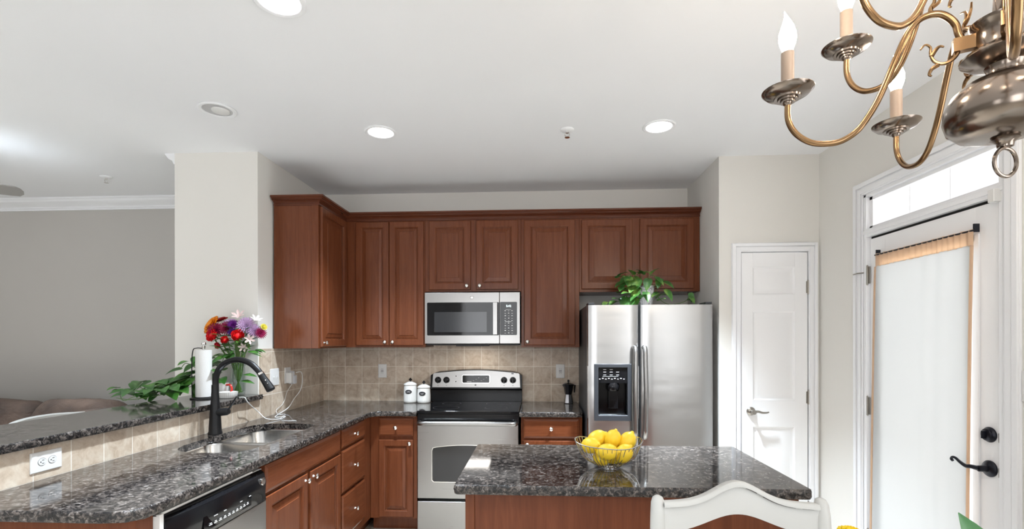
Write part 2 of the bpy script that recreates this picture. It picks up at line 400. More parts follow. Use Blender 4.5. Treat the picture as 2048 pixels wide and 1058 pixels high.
pts = crom([F(.062, .944, .052), F(.09, .948, .054), F(.12, .940, .052), F(.150, .940, .050), F(.165, .944, .048)]); q.tube(pts, [.010-.005*i/(len(pts)-1) for i in range(len(pts))], 10)
q.build('door_handle', M_satin, door1)
def hinge(mb, F, v, side=1, h=.09, w=.012):
    mb.tube([F(0, v-h/2, .006), F(0, v+h/2, .006)], .0055, 10); mb.box(-w, w, v-h/2+.004, v+h/2-.004, -.004, .003, F)
    for k in (-1, 1): mb.ball(F(0, v+k*h/2, .006), .006, 8, 6)
for v in (1.812, 1.042, .27):
    q = MB(); hinge(q, frame((1.877, YA-.002, 0), (1, 0, 0), (0, 0, 1), (0, -1, 0)), v); q.build('hinge', M_satin, door1)

# ------------------------------------------------------------------ patio door (structure) : u runs from far jamb toward the camera
F = frame((XR+.02, 3.045, 0), (0, -1, 0), (0, 0, 1), (-1, 0, 0))
q = MB(); dw, dh = .832, 2.043; gu0, gu1, gv0, gv1 = .125, .71, .28, 1.90
q.box(0, gu0, 0, dh, -.044, 0, F); q.box(gu1, dw, 0, dh, -.044, 0, F); q.box(gu0, gu1, 0, gv0, -.044, 0, F); q.box(gu0, gu1, gv1, dh, -.044, 0, F)
for a, b, c, d in ((gu0-.02, gu0+.012, gv0-.02, gv1+.02), (gu1-.012, gu1+.02, gv0-.02, gv1+.02)): q.box(a, b, c, d, 0, .008, F)
for c in (gv0-.02, gv1-.012): q.box(gu0, gu1, c, c+.032, 0, .008, F)
door2 = struct(q.build('door_2', M_door, bevel=.002))
box('door_glass', M_glass, (XR+.038, XR+.042, 3.045-gu1, 3.045-gu0, gv0, gv1), door2)
# jambs, transom bar and casing
Fo = frame((XR, 3.075, 0), (0, -1, 0), (0, 0, 1), (-1, 0, 0)); ow = .90; oh = 2.315
q = MB(); casing(q, Fo, ow, oh, .075)
q.box(-.01, .022, 0, oh, -.15, 0, Fo); q.box(ow-.03, ow+.01, 0, oh, -.15, 0, Fo); q.box(0, ow, oh-.02, oh+.01, -.15, 0, Fo)
q.box(0, ow, 2.058, 2.105, -.13, -.002, Fo); q.box(0, ow, 2.075, 2.095, -.13, .006, Fo)
struct(q.build('trim_4', M_trim, bevel=.0025))
box('trim_5', M_dark, (XR+.03, XR+.09, 2.21, 3.05, 2.0445, 2.0575))['kind'] = 'structure'
q = MB(); Ft = frame((XR+.022, 3.05, 2.10), (0, -1, 0), (0, 0, 1), (-1, 0, 0))
for b in ((-.03, .86, -.005, .022), (-.03, .86, .175, .215), (-.03, .022, -.005, .215), (.82, .86, -.005, .215)): q.box(b[0], b[1], b[2], b[3], -.02, .0, Ft)
for u in (.30, .56): q.box(u-.002, u+.002, 0, .195, -.013, -.009, Ft)
wn = struct(q.build('window_3', M_trim, bevel=.002)); box('window_glass', M_glass, (XR+.034, XR+.037, 2.21, 3.05, 2.10, 2.295), wn)
# sill step outside: pale deck and neighbouring white siding seen through the glass
struct(box('trim_6', M_white, (XR+.15, XR+2.2, 1.2, 4.2, -.25, -.05)))
for v in (1.83, 1.05, .26):
    q = MB(); hinge(q, frame((XR+.012, 3.052, 0), (0, -1, 0), (0, 0, 1), (-1, 0, 0)), v, h=.11, w=.014); q.build('hinge', M_satin, door2)
q = MB(); q.tube([(XR-.01, 3.06, 1.845), (XR-.03, 3.09, 1.845), (XR-.02, 3.14, 1.845)], .004, 6); q.build('door_stop', M_satin, door2)
Fk = frame((XR+.02, 2.267, 0), (0, -1, 0), (0, 0, 1), (-1, 0, 0))
q = MB(); q.lathe([(.034, 0), (.034, .006), (.028, .012), (.026, .02), (.018, .024), (.0, .025)], Fk(0, 1.027, 0), 28, '-X'); q.box(-.006, .006, 1.010, 1.044, .02, .036, Fk); q.build('deadbolt', M_bronze, door2, bevel=.002)
q = MB(); q.lathe([(.036, 0), (.036, .006), (.030, .013), (.015, .018), (.013, .05), (.0, .052)], Fk(0, .878, 0), 28, '-X')
pts = crom([Fk(0, .878, .045), Fk(-.03, .879, .055), Fk(-.055, .876, .058), Fk(-.085, .886, .058), Fk(-.11, .898, .057), Fk(-.128, .898, .056), Fk(-.136, .888, .055), Fk(-.128, .882, .055)])
q.tube(pts, [.011-.005*min(1, i/(len(pts)*.5)) for i in range(len(pts))], 10); q.build('door_handle', M_bronze, door2)
for v in (1.02, .87): q = MB(); q.box(.040, .047, v-.02, v+.02, -.004, .002, Fk); q.build('strike_plate', M_satin, door2)
q = MB(); q.box(.045, .075, 2.03, 2.085, -.01, .03, frame((XR, 2.267, 0), (0, -1, 0), (0, 0, 1), (-1, 0, 0))); tag(q.build('door_sensor', M_white, bevel=.003), 'small white box at the top right corner of the patio door', 'sensor')
# cloth panel on the door
Fs = frame((XR-.004, 2.946, 0), (0, -1, 0), (0, 0, 1), (-1, 0, 0))
cur = thing('door_curtain', 'sheer white curtain panel with peach header hung over the patio door glass', 'curtain', (XR-.004, 2.63, 1.90))
def cloth(mb, u0a, u1a, v1, u0b, u1b, v0, n=60, m=24, amp=.003, fr=40, th=.0012, ruf=0):
    for sgn in (0, 1):
        rows = []
        for j in range(m+1):
            t = j/m; row = []
            for i in range(n+1):
                s = i/n; a = u0a+(u0b-u0a)*t**.8; b = u1a+(u1b-u1a)*t**.8
                wv = amp*math.sin(s*fr+2*math.sin(s*9))*(1-.3*t)
                row.append(Fs(a+(b-a)*s, v1+(v0-v1)*t+ruf*math.sin(s*70)*.5, .012+wv+th*sgn))
            rows.append(row)
        mb.rings(rows, close=False, cap0=False, cap1=False)
q = MB(); cloth(q, .006, .628, 1.868, -.035, .60, .30, amp=.0022, fr=26); q.build('curtain_cloth', M_shade, cur, fixn=False)
q = MB(); cloth(q, 0, .637, 1.938, 0, .637, 1.864, n=160, m=6, amp=.0035, fr=110, ruf=.002); q.build('curtain_header', M_peach, cur, fixn=False, label='peach gathered header')
q = MB()
for us in ((0, -.043), (.632, .603)):
    rows = []
    for j in range(20):
        t = j/19; u = us[0]+(us[1]-us[0])*t**.8
        rows.append([Fs(u-.004, 1.865-1.565*t, .010), Fs(u+.006, 1.865-1.565*t, .010), Fs(u+.006, 1.865-1.565*t, .018), Fs(u-.004, 1.865-1.565*t, .018)])
    q.rings(rows)
q.build('curtain_hem', M_peach, cur, label='peach side hems')
q = MB(); q.tube([Fs(-.004, 1.932, .013), Fs(.642, 1.932, .013)], .004, 8)
for u in (.0, .637): q.box(u-.003, u+.003, 1.925, 1.962, -.014, .010, Fs)
q.build('curtain_rod', M_bronze, cur)

# ------------------------------------------------------------------ cabinets
DOOR_PAN = [(0, -.018), (0, -.004), (.003, -.0005), (.006, 0), (.050, 0), (.053, -.003), (.056, -.003), (.0575, -.010), (.062, -.0135), (.066, -.0135), (.0675, -.009), (.098, -.004), (.0995, -.001)]
SLIM_PAN = [(0, -.018), (0, -.004), (.003, -.0005), (.006, 0), (.044, 0), (.047, -.003), (.050, -.003), (.0515, -.010), (.055, -.0135), (.058, -.0135), (.0595, -.009), (.082, -.004), (.0835, -.001)]
DRW_PAN = [(0, -.018), (0, -.006), (.012, -.001), (.015, 0)]
def knob(F, u, v, par, n0=0):
    q = MB(); c = F(u, v, n0); N = (F(0, 0, 1)-F(0, 0, 0)); U = F(1, 0, 0)-F(0, 0, 0); V = F(0, 1, 0)-F(0, 0, 0)
    rs = []
    for r, z in ((.008, 0), (.006, .003), (.005, .012), (.010, .015), (.0145, .020), (.015, .024), (.012, .028), (.006, .0305), (.0005, .031)):
        rs.append([c+N*z+(U*math.cos(2*PI*j/18)+V*math.sin(2*PI*j/18))*r for j in range(18)])
    q.rings(rs); return q.build('knob', M_chrome, par, label='round polished metal knob')
def cab_door(F, u0, u1, v0, v1, par, kn=None, prof=DOOR_PAN, name='door', m=None):
    q = MB(); panel_ring(q, F, u0, u1, v0, v1, prof)
    q.add([F(u0, v0, -.018), F(u1, v0, -.018), F(u1, v1, -.018), F(u0, v1, -.018)], [(0, 1, 2, 3)])
    o = q.build(name, m or M_wood, par, angle=6)
    if kn: knob(F, kn[0], kn[1], o)
    return o
def body(name, b, par, m=M_wood):
    return box(name, m, b, par, bevel=.0015)
FB = frame((0, D-.349, 0), (1, 0, 0), (0, 0, 1), (0, -1, 0))    # uppers on the back wall: door faces
yb = D-.330; yw = D-.001
def upper(label, x0, x1, z0, doors, z1=2.428, group='upper cabinets'):
    t = thing('wall_cabinet', label, 'cabinet', ((x0+x1)/2, D, z0), group)
    q = MB(); q.box(x0, x1, yb, yw if z0 > 1.45 else D-.009, z0, z1); q.build('cabinet_body', M_wood, t, bevel=.0015)
    for (a, b, c, d, kn) in doors:
        cab_door(FB, a, b, c, d, t, kn, SLIM_PAN if (b-a) < .3 else DOOR_PAN)
    return t
upper('tall two-door cherry wall cabinet left of the microwave', -1.573, -.918, 1.388, [(-1.486, -1.214, 1.404, 2.408, (-1.243, 1.432)), (-1.209, -.927, 1.404, 2.408, (-1.180, 1.432))])
upper('short two-door cherry wall cabinet directly above the microwave', -.917, -.140, 1.838, [(-.883, -.545, 1.852, 2.408, (-.575, 1.882)), (-.501, -.163, 1.852, 2.408, (-.471, 1.882))])
upper('tall single-door cherry wall cabinet between microwave and refrigerator', -.139, .325, 1.388, [(-.115, .290, 1.404, 2.405, (-.089, 1.433))])
upper('short two-door cherry wall cabinet above the refrigerator', .326, 1.268, 1.828, [(.342, .742, 1.850, 2.402, None), (.800, 1.219, 1.850, 2.402, None)])
# left wall upper: face looks toward +X
t = thing('wall_cabinet', 'cherry wall cabinet on the left wall with broad plain end panel', 'cabinet', (XL, 3.85, 1.388), 'upper cabinets')
q = MB(); q.box(XL+.003, -1.577, 3.452, D-.009, 1.388, 2.428); q.box(XL+.003, XL+.02, 3.449, 3.455, 1.388, 2.428); q.box(-1.625, -1.577, 3.448, 3.455, 1.388, 2.428)
q.build('cabinet_body', M_wood, t, bevel=.0015)
FLu = frame((-1.556, 3.448, 0), (0, 1, 0), (0, 0, 1), (1, 0, 0))
cab_door(FLu, .022, .475, 1.400, 2.412, t, (.048, 1.430))
# crown of the cabinets
prof = [(0, -.006), (.010, -.006), (.010, .006), (.005, .008), (.008, .016), (.018, .024), (.034, .030), (.034, .036), (.040, .037), (.046, .043), (.054, .046), (.054, .058), (0, .058)]
q = MB()
path = [((XL+.003, 3.452), (0, -1)), ((-1.575, 3.452), (1, -1)), ((-1.575, yb), (1, -1)), ((1.268, yb), (0, -1))]
rs = []
for (x, y), (dx, dy) in path: rs.append([Vector((x+dx*a, y+dy*a, 2.422+b)) for a, b in prof])
q.rings(rs, smooth=False); tag(q.build('crown_moulding', M_crown, angle=8), 'dark cherry crown moulding running along the tops of the wall cabinets', 'moulding')

# base cabinets, left run: faces look +X
XF = -1.275
FL = frame((XF+.019, 0, 0), (0, 1, 0), (0, 0, 1), (1, 0, 0)); zt = .877; ztk = .10
def lbody(par, y0, y1, x1=XF, z0=.0):
    q = MB(); q.box(XL+.003, x1, y0, y1, ztk, zt); q.box(XL+.003, x1-.06, y0, y1, 0, ztk); return q.build('cabinet_body', M_wood, par, bevel=.0015)
t = thing('base_cabinet', 'cherry end panel cabinet at the near end of the counter beside the dishwasher', 'cabinet', (-1.6, 1.53, 0), 'base cabinets')
q = MB(); q.box(XL+.003, -1.275, 1.492, 1.562, 0, zt); q.build('cabinet_body', M_wood, t, bevel=.0015)
t = thing('base_cabinet', 'wide cherry sink base cabinet with false front and two doors', 'cabinet', (-1.6, 2.63, 0), 'base cabinets')
q = MB(); q.box(XL+.003, XF, 2.197, 3.075, ztk, .62); q.box(-1.30, XF, 2.197, 3.075, .62, zt); q.box(XL+.003, XF, 2.197, 2.215, .62, zt); q.box(XL+.003, XF, 3.057, 3.075, .62, zt); q.box(XL+.003, XF-.06, 2.197, 3.075, 0, ztk)
q.build('cabinet_body', M_wood, t, bevel=.0015)
cab_door(FL, 2.205, 3.067, .738, .868, t, None, DRW_PAN, 'false_front', M_woodh)
cab_door(FL, 2.205, 2.618, .112, .722, t, (2.588, .690)); cab_door(FL, 2.650, 3.067, .112, .722, t, (2.680, .690))
t = thing('base_cabinet', 'cherry base cabinet with a stack of three drawers at the inside corner', 'cabinet', (-1.6, 3.3, 0), 'base cabinets')
lbody(t, 3.076, D-.009)
for a, b in ((.752, .868), (.462, .735), (.160, .445)): cab_door(FL, 3.092, 3.505, a, b, t, (3.298, (a+b)/2), DRW_PAN, 'drawer', M_woodh)
# back run
YF = 3.668
FK = frame((0, YF-.019, 0), (1, 0, 0), (0, 0, 1), (0, -1, 0))
def bbody(par, x0, x1):
    q = MB(); q.box(x0, x1, YF, D-.009, ztk, zt); q.box(x0, x1, YF+.06, D-.009, 0, ztk); return q.build('cabinet_body', M_wood, par, bevel=.0015)
t = thing('base_cabinet', 'narrow cherry base cabinet with drawer and door left of the range', 'cabinet', (-1.1, 4, 0), 'base cabinets')
bbody(t, -1.273, -.916); cab_door(FK, -1.206, -.943, .722, .860, t, (-1.074, .790), DRW_PAN, 'drawer', M_woodh); cab_door(FK, -1.206, -.943, .115, .697, t, (-.968, .672), SLIM_PAN)
t = thing('base_cabinet', 'cherry base cabinet with drawer between the range and the refrigerator', 'cabinet', (.1, 4, 0), 'base cabinets')
bbody(t, -.132, .322); cab_door(FK, -.113, .297, .718, .860, t, (.092, .789), DRW_PAN, 'drawer', M_woodh); cab_door(FK, -.113, .297, .115, .700, t, (-.085, .672))

# ------------------------------------------------------------------ countertops
def resample(poly, st=.010):
    out = []
    for i in range(len(poly)):
        a = Vector((*poly[i], 0)); b = Vector((*poly[(i+1) % len(poly)], 0)); n = max(1, int((b-a).length/st))
        for k in range(n): out.append(a.lerp(b, k/n))
    return out
def slab(name, outline, z0, z1, parent, hole=None, rough=lambda p: True, amp=.0035, label=None):
    P = resample(outline); n = len(P)
    area_ = sum(P[i].x*P[(i+1) % n].y-P[(i+1) % n].x*P[i].y for i in range(n)); sg = 1 if area_ > 0 else -1
    nrm = []
    for i in range(n):
        t_ = (P[(i+1) % n]-P[i-1]).normalized(); nrm.append(Vector((t_.y, -t_.x, 0))*sg)
    ringZ = [(z1, -.0025, 0), (z1-.002, 0, .3), (z1-.009, .0015, 1), (z1-.016, .0015, 1), (z1-.024, .001, 1), (z0+.004, 0, .8), (z0, -.003, 0)]
    rs = []
    for z, o, a in ringZ:
        rs.append([P[i]+Vector((0, 0, z))+nrm[i]*(o+(random.uniform(-amp, amp)*a if rough(P[i]) else 0)) for i in range(n)])
    q = MB(); q.rings(rs, cap0=False, cap1=False)
    top = [v.copy() for v in rs[0]]; bot = [v.copy() for v in rs[-1]]
    qe = q
    qt = MB()
    for ring, z in ((top, z1), (bot, z0)):
        loops = [[Vector((v.x, v.y, 0)) for v in ring]]; allv = list(ring)
        if hole: loops.append([Vector((x, y, 0)) for x, y in hole]); allv += [Vector((x, y, z)) for x, y in hole]
        qt.add(allv, [tuple(a) for a in tessellate_polygon(loops)])
    if hole:
        m = len(hole); qt.add([Vector((x, y, z1)) for x, y in hole]+[Vector((x, y, z0)) for x, y in hole], [(i, (i+1) % m, m+(i+1) % m, m+i) for i in range(m)])
    o = qt.build(name, M_gran, parent, angle=30, label=label)
    qe.build('chiselled_edge', M_gedge, o if parent is None else parent, angle=60, label='rough chiselled granite edge')
    return o
def srect(x0, x1, y0, y1, r, n=8): return rrect(x0, x1, y0, y1, r, n)
sink_hole = [(-1.395, 2.36), (-1.395, 2.9), (-1.398, 2.98), (-1.42, 3.03), (-1.47, 3.058), (-1.60, 3.066), (-1.70, 3.055), (-1.765, 3.02), (-1.79, 2.96), (-1.80, 2.85), (-1.80, 2.45), (-1.79, 2.375), (-1.76, 2.31), (-1.70, 2.265), (-1.60, 2.25), (-1.48, 2.255), (-1.425, 2.285)]
sink_hole = [(p.x, p.y) for p in crom([(*p, 0) for p in sink_hole+[sink_hole[0]]], 4)][:-1]
ctop = slab('countertop', [(XL+.002, 1.45), (-1.36, 1.45), (-1.285, 1.462), (-1.25, 1.50), (-1.247, 1.56), (-1.247, 3.53), (-1.24, 3.575), (-1.20, 3.618), (-1.15, 3.625), (-.912, 3.625), (-.912, D-.009), (XL+.002, D-.009)], zt+.001, CT, None, sink_hole,
            rough=lambda p: p.x > -1.3 or p.y < 3.7)
tag(ctop, 'dark speckled granite L-shaped countertop around the sink along the left wall', 'countertop')
c2 = slab('countertop', [(-.142, 3.625), (.285, 3.625), (.318, 3.64), (.326, 3.68), (.326, D-.009), (-.142, D-.009)], zt+.001, CT, None); tag(c2, 'short granite countertop between the range and the refrigerator', 'countertop')
bar = slab('bar_counter', [(-2.335, 1.25), (-1.876, 1.25), (-1.876, 3.22), (-1.862, 3.262), (-1.846, 3.262), (-1.838, 3.24), (-1.85, 3.18), (-1.876, 3.10)][:3]+[(-1.876, 3.255), (-1.885, 3.267), (-2.335, 3.267)], 1.047, 1.08, None)
tag(bar, 'raised granite bar ledge behind the sink running to the wall column', 'bar top')
# ------------------------------------------------------------------ island
isl = thing('kitchen_island', 'free-standing cherry island with plain front panel under granite', 'island', (.33, 2.15, 0))
q = MB(); q.box(-.268, .93, 1.835, 2.46, .0, zt); q.build('island_panel', M_island, isl, bevel=.002)
q = MB(); q.box(-.275, -.240, 1.828, 1.86, 0, zt-.001); q.box(.90, .937, 1.828, 1.86, 0, zt-.001); q.box(-.24, .9, 1.829, 1.834, 0, .09); q.build('corner_stile', M_wood, isl, bevel=.002)
it = slab('island_countertop', rrect(-.311, .966, 1.792, 2.505, .012, 3), zt+.001, CT, None); tag(it, 'speckled granite island countertop carrying the lemon bowl', 'countertop')

# ------------------------------------------------------------------ sink
snk = thing('kitchen_sink', 'undermount stainless double bowl sink set in the left counter', 'sink', (-1.6, 2.65, .7))
def bowl(y0, y1, x0, x1, dep):
    q = MB(); rs = []; zr = .8755
    for ins, z, r in ((-.012, zr, .06), (0, zr, .07), (.004, zr-.01, .07), (.012, zr-dep*.6, .075), (.03, zr-dep+.02, .07), (.06, zr-dep, .05), (.12, zr-dep-.003, .03)):
        rs.append([Vector((x, y, z)) for x, y in rrect(x0+ins, x1-ins, y0+ins, y1-ins, max(.01, r), 6)])
    q.rings(rs, cap0=False, cap1=True)
    o = q.build('bowl', M_steelv, snk, angle=60)
    s = o.modifiers.new('s', 'SOLIDIFY'); s.thickness = .0015; s.offset = 1
    q = MB(); q.lathe([(.0, .0), (.03, 0), (.042, .003), (.045, .004), (.045, .0)], ((x0+x1)/2, (y0+y1)/2, zr-dep-.002), 24); q.build('drain', M_chrome, o)
bowl(2.235, 2.635, -1.815, -1.375, .19); bowl(2.66, 3.056, -1.815, -1.375, .17)
# ------------------------------------------------------------------ faucet
fc = thing('kitchen_faucet', 'matte black gooseneck pull-down faucet standing behind the sink', 'faucet', (-1.84, 2.704, CT))
q = MB(); q.lathe([(.037, CT+.001), (.037, CT+.008), (.033, CT+.018), (.031, CT+.06), (.028, CT+.12), (.022, CT+.19), (.019, CT+.24), (.0185, CT+.28)], (-1.838, 2.704, 0), 28); q.build('faucet_body', M_blackm, fc)
q = MB(); pts = crom([(-1.836, 2.704, 1.17), (-1.833, 2.704, 1.235), (-1.812, 2.704, 1.288), (-1.765, 2.704, 1.325), (-1.70, 2.704, 1.337), (-1.635, 2.704, 1.318), (-1.59, 2.704, 1.28), (-1.572, 2.704, 1.257)]); q.tube(pts, .0165, 16); q.build('neck', M_blackm, fc)
q = MB(); q.tube([(-1.574, 2.704, 1.262), (-1.568, 2.704, 1.252)], .0185, 16); q.build('collar', M_chrome, fc, label='thin chrome collar')
q = MB(); q.tube([(-1.568, 2.704, 1.252), (-1.556, 2.704, 1.232), (-1.530, 2.704, 1.195), (-1.512, 2.704, 1.168), (-1.509, 2.704, 1.163)], [.019, .0195, .023, .025, .021], 20); 
sp = q.build('spray_head', M_blackm, fc)
q = MB()
for k in (0, 1): q.ball((-1.543+k*.012+.012, 2.683, 1.222-k*.017), .004, 8, 6)
q.build('spray_button', M_chrome, sp)
q = MB(); q.tube([(-1.838, 2.704, 1.035), (-1.77, 2.704, 1.043), (-1.757, 2.704, 1.045)], [.022, .022, .016], 18); 
pts = [(-1.765, 2.704, 1.045), (-1.745, 2.704, 1.075), (-1.722, 2.704, 1.112), (-1.712, 2.704, 1.128)]; q.tube(pts, [.006, .0055, .0045, .004], 10); q.build('lever', M_blackm, fc)

# ------------------------------------------------------------------ dishwasher
dwx = -1.272
dwt = thing('dishwasher', 'stainless dishwasher with black curved control panel under the left counter', 'dishwasher', (-1.6, 1.88, 0))
q = MB(); q.box(XL+.01, dwx, 1.568, 2.192, .09, .858); q.build('tub_body', M_white, dwt)
q = MB(); q.box(dwx, dwx+.025, 1.572, 2.19, .10, .715); q.build('door_panel', M_steel, dwt, bevel=.003)
q = MB(); n = 20; rs = []
for i in range(n+1):
    t = i/n; y = 1.585+(2.188-1.585)*t; bul = .022+.026*math.sin(PI*t)
    rs.append([Vector((dwx, y, .718)), Vector((dwx+.026, y, .718)), Vector((dwx+bul, y, .745)), Vector((dwx+bul+.004, y, .80)), Vector((dwx+bul-.006, y, .842)), Vector((dwx, y, .856))])
q.rings(rs); cp = q.build('control_panel', M_black, dwt, bevel=.001)
q = MB(); q.box(XF-.02, XF+.012, 1.563, 2.11, .860, .868); q.box(dwx-.01, dwx+.02, 1.563, 1.580, .1, .868); q.build('trim_strip', M_white, dwt, bevel=.002, label='thin white trim strip around the panel')
def onpanel(y, z): t = (y-1.585)/.603; return dwx+.022+.026*math.sin(PI*t)+.0045
q = MB()
def FP(y0, z0): return lambda u, v, n: Vector((onpanel(y0+u, z0+v)-.0005+n, y0+u, z0+v))
q.box(0, .30, 0, .055, 0, .0012, FP(1.74, .742)); q.build('display_window', M_bglass, cp)
q = MB()
for k in range(10):
    y0 = 1.765+k*.026; q.box(0, .016, 0, .003, .001, .002, FP(y0, .756)); q.box(.003, .013, .006, .0085, .001, .002, FP(y0, .756))
q.build('button_label', M_print, cp, label='row of white printed button legends')
for y0, ww in ((1.79, .02), (1.845, .014), (1.95, .016), (2.02, .015)): q = MB(); q.box(0, ww, 0, .0025, .001, .002, FP(y0, .783)); q.build('panel_mark', M_print, cp)
for k in range(3): q = MB(); q.box(0, .07-.01*k, 0, .002, 0, .0012, FP(1.60, .776-k*.010)); q.build('vent_slot', M_print, cp)
q = MB(); q.lathe([(.017, -.004), (.017, .004), (.015, .0055), (.0, .0055)], (onpanel(2.15, .80), 2.148, .812), 20, 'X'); lg = q.build('logo', M_chrome, cp, label='round silver maker badge')

# ------------------------------------------------------------------ range
rg = thing('range', 'stainless electric range with black glass cooktop against the back wall', 'stove', (-.526, 3.95, 0))
rx0, rx1 = -.905, -.146
q = MB(); q.box(rx0+.004, rx1-.004, 3.655, D-.012, .03, .90); q.build('range_body', M_black, rg)
q = MB(); q.box(rx0, rx1, 3.618, 4.20, .900, .921); q.build('cooktop', M_bglass, rg, bevel=.004)
q = MB()
M_burn = mat('burner_marking', (.06, .06, .06), .3)
for cx, cy_, r in ((-.72, 3.80, .10), (-.33, 3.80, .085), (-.72, 4.05, .075), (-.33, 4.05, .10)):
    q = MB(); q.rings([[Vector((cx+rr*math.cos(2*PI*j/40), cy_+rr*math.sin(2*PI*j/40), zz)) for j in range(40)] for rr, zz in ((r, .9212), (r, .9215), (r+.002, .9215), (r+.002, .9212))], cap0=False, cap1=False); q.build('burner_ring', M_burn, rg)
q = MB(); q.box(rx0, rx1, 3.625, 3.66, .828, .899); q.build('vent_trim', M_black, rg, bevel=.006)
q = MB(); fr = 3.612
Fo_ = frame((rx0+.004, fr, .272), (1, 0, 0), (0, 0, 1), (0, -1, 0)); W_, Hh = rx1-rx0-.008, .548
q.box(0, W_, 0, Hh, -.045, 0, Fo_); od = q.build('oven_door', M_steel, rg, bevel=.004)
def arch(w, h, x0, z0, rise, n=14):
    return [(x0+.012, z0), (x0, z0+.012)]+[(x0, z0+h-rise-.02), (x0+.008, z0+h-rise)]+[(x0+w*k/n, z0+h-rise+rise*math.sin(PI*k/n)**.8) for k in range(1, n)]+[(x0+w-.008, z0+h-rise), (x0+w, z0+h-rise-.02), (x0+w, z0+.012), (x0+w-.012, z0)]
q = MB(); q.prism(arch(.534, .278, .108, .122, .022), -.001, .0025, Fo_); q.build('window_surround', M_chrome, od, label='polished outline of the oven window')
q = MB(); q.prism(arch(.526, .270, .112, .126, .022), .001, .0035, Fo_); q.build('oven_window', M_gwin, od)
q = MB(); pts = crom([Fo_(.02, .563, .004), Fo_(.03, .563, .040), Fo_(.10, .565, .052), Fo_(.375, .566, .055), Fo_(.65, .565, .052), Fo_(.722, .563, .040), Fo_(.732, .563, .004)], 6)
q.tube(pts, .0175, 16); hd = q.build('handle', M_steel, od)
q = MB(); q.box(0, W_, -.26, -.022, -.045, 0, Fo_); q.build('storage_drawer', M_steel, rg, bevel=.004)
# backguard
q = MB(); n = 24; rs = []
def bz(t): return 1.166+.028*math.sin(PI*t)
for i in range(n+1):
    t = i/n; x = -.928+(.928-.141)*t; e = min(1, min(t, 1-t)*16); cr = .02*(1-e)
    rs.append([Vector((x, D-.012, .92)), Vector((x, 4.20, .92)), Vector((x, 4.198, 1.02)), Vector((x, 4.178, 1.03)), Vector((x, 4.190, bz(t)-cr)), Vector((x, D-.012, bz(t)+.004-cr))])
q.rings(rs, smooth=False); bgd = q.build('backguard', M_black, rg, bevel=.003)
q = MB(); poly = [(-.912, 1.044), (-.905, 1.155), (-.895, 1.163)]+[(-.895+.722*k/16, 1.163+.024*math.sin(PI*k/16)) for k in range(1, 16)]+[(-.173, 1.163), (-.163, 1.155), (-.157, 1.044)]
Fg = lambda x, z, n: Vector((x, 4.178+(z-1.03)*.088-n, z))
q.prism(poly, -.002, .003, Fg); fp = q.build('control_fascia', M_steel, bgd, label='brushed steel control fascia')
q = MB(); q.prism(rrect(-.655, -.415, 1.078, 1.150, .012), .003, .0045, Fg); q.build('display_bezel', M_chrome, fp)
q = MB(); q.prism(rrect(-.651, -.419, 1.082, 1.146, .010), .004, .0058, Fg); q.build('display', M_bglass, fp)
q = MB()
for k in range(4): q.box(-.612+k*.010, -.605+k*.010, 1.089, 1.094, .0058, .0062, Fg)
q.build('display_digits', M_print, fp); q = MB()
for k in range(6): q.box(-.56+k*.022, -.55+k*.022, 1.10+(k % 3)*.012, 1.1015+(k % 3)*.012, .0058, .0062, Fg)
q.build('display_marks', M_print, fp)
for x in (-.862, -.789, -.294, -.219): q = MB(); q.box(x-.006, x+.006, 1.057, 1.0595, .003, .0034, Fg); q.build('knob_legend', M_dark, fp)
q = MB()
for x, z in ((-.706, 1.138), (-.708, 1.092), (-.222, 1.160)): q = MB(); q.box(x-.004 if z < 1.15 else x-.010, x+.004 if z < 1.15 else x+.010, z-.004, z+.004, .003, .005, Fg); q.build('indicator', M_black, fp)
q = MB(); q.box(-.546, -.532, 1.059, 1.068, .003, .005, Fg); q.build('logo', M_black, fp)
for x in (-.862, -.789, -.294, -.219):
    q = MB(); c = Fg(x, 1.105, .003); q.lathe([(.028, 0), (.028, .002), (.0, .0025)], c, 28, 'Y'); q.lathe([(.021, .001), (.019, .016), (.016, .018), (0, .0185)], c, 28, 'Y')
    k = q.build('control_knob', M_black, fp); q = MB(); q.box(x-.004, x+.004, 1.079, 1.131, .02, .030, Fg); q.build('pointer', M_black, k, bevel=.002)

# ------------------------------------------------------------------ microwave
mw = thing('microwave', 'stainless over-the-range microwave with black glass door', 'microwave', (-.527, 4.05, 1.42))
Fm = frame((-.908, 3.885, 1.418), (1, 0, 0), (0, 0, 1), (0, -1, 0)); mW, mH = .762, .408
q = MB(); q.box(.004, mW-.004, .004, mH-.002, -.382, -.02, Fm); q.build('case', M_fside, mw)
q = MB(); q.box(0, .598, 0, mH, -.03, 0, Fm); md = q.build('microwave_door', M_steel, mw, bevel=.003)
q = MB(); q.box(.600, mW, 0, mH, -.03, 0, Fm); mp_ = q.build('control_panel', M_steel, mw, bevel=.003)
q = MB(); q.prism(rrect(.020, .597, .066, .328, .008), 0, .003, Fm); q.build('door_glass', M_bglass, md)
q = MB(); q.prism(rrect(.078, .498, .092, .252, .004), .003, .0035, Fm); q.build('viewing_window', mat('microwave_mesh', (.022, .023, .026), .12), md)
q = MB(); q.box(.548, .585, .070, .326, .018, .034, Fm); q.box(.552, .581, .074, .094, 0, .02, Fm); q.box(.552, .581, .302, .322, 0, .02, Fm); q.build('handle', M_steel, md, bevel=.003)
q = MB(); q.prism(rrect(.604, .738, .068, .330, .008), 0, .003, Fm); kp = q.build('keypad', M_bglass, mp_)
q = MB(); text_mesh(q, '5:42', .024, lambda u, v, n: Fm(.672+u, .297+v, .0032+n)); q.build('clock_display', M_clock, kp, label='lit white clock digits')
q = MB()
for r_ in range(10):
    for c_ in range(3): q.box(.640+c_*.027, .650+c_*.027, .082+r_*.0195, .0845+r_*.0195+(.003 if (r_+c_) % 2 else 0), .003, .0036, Fm)
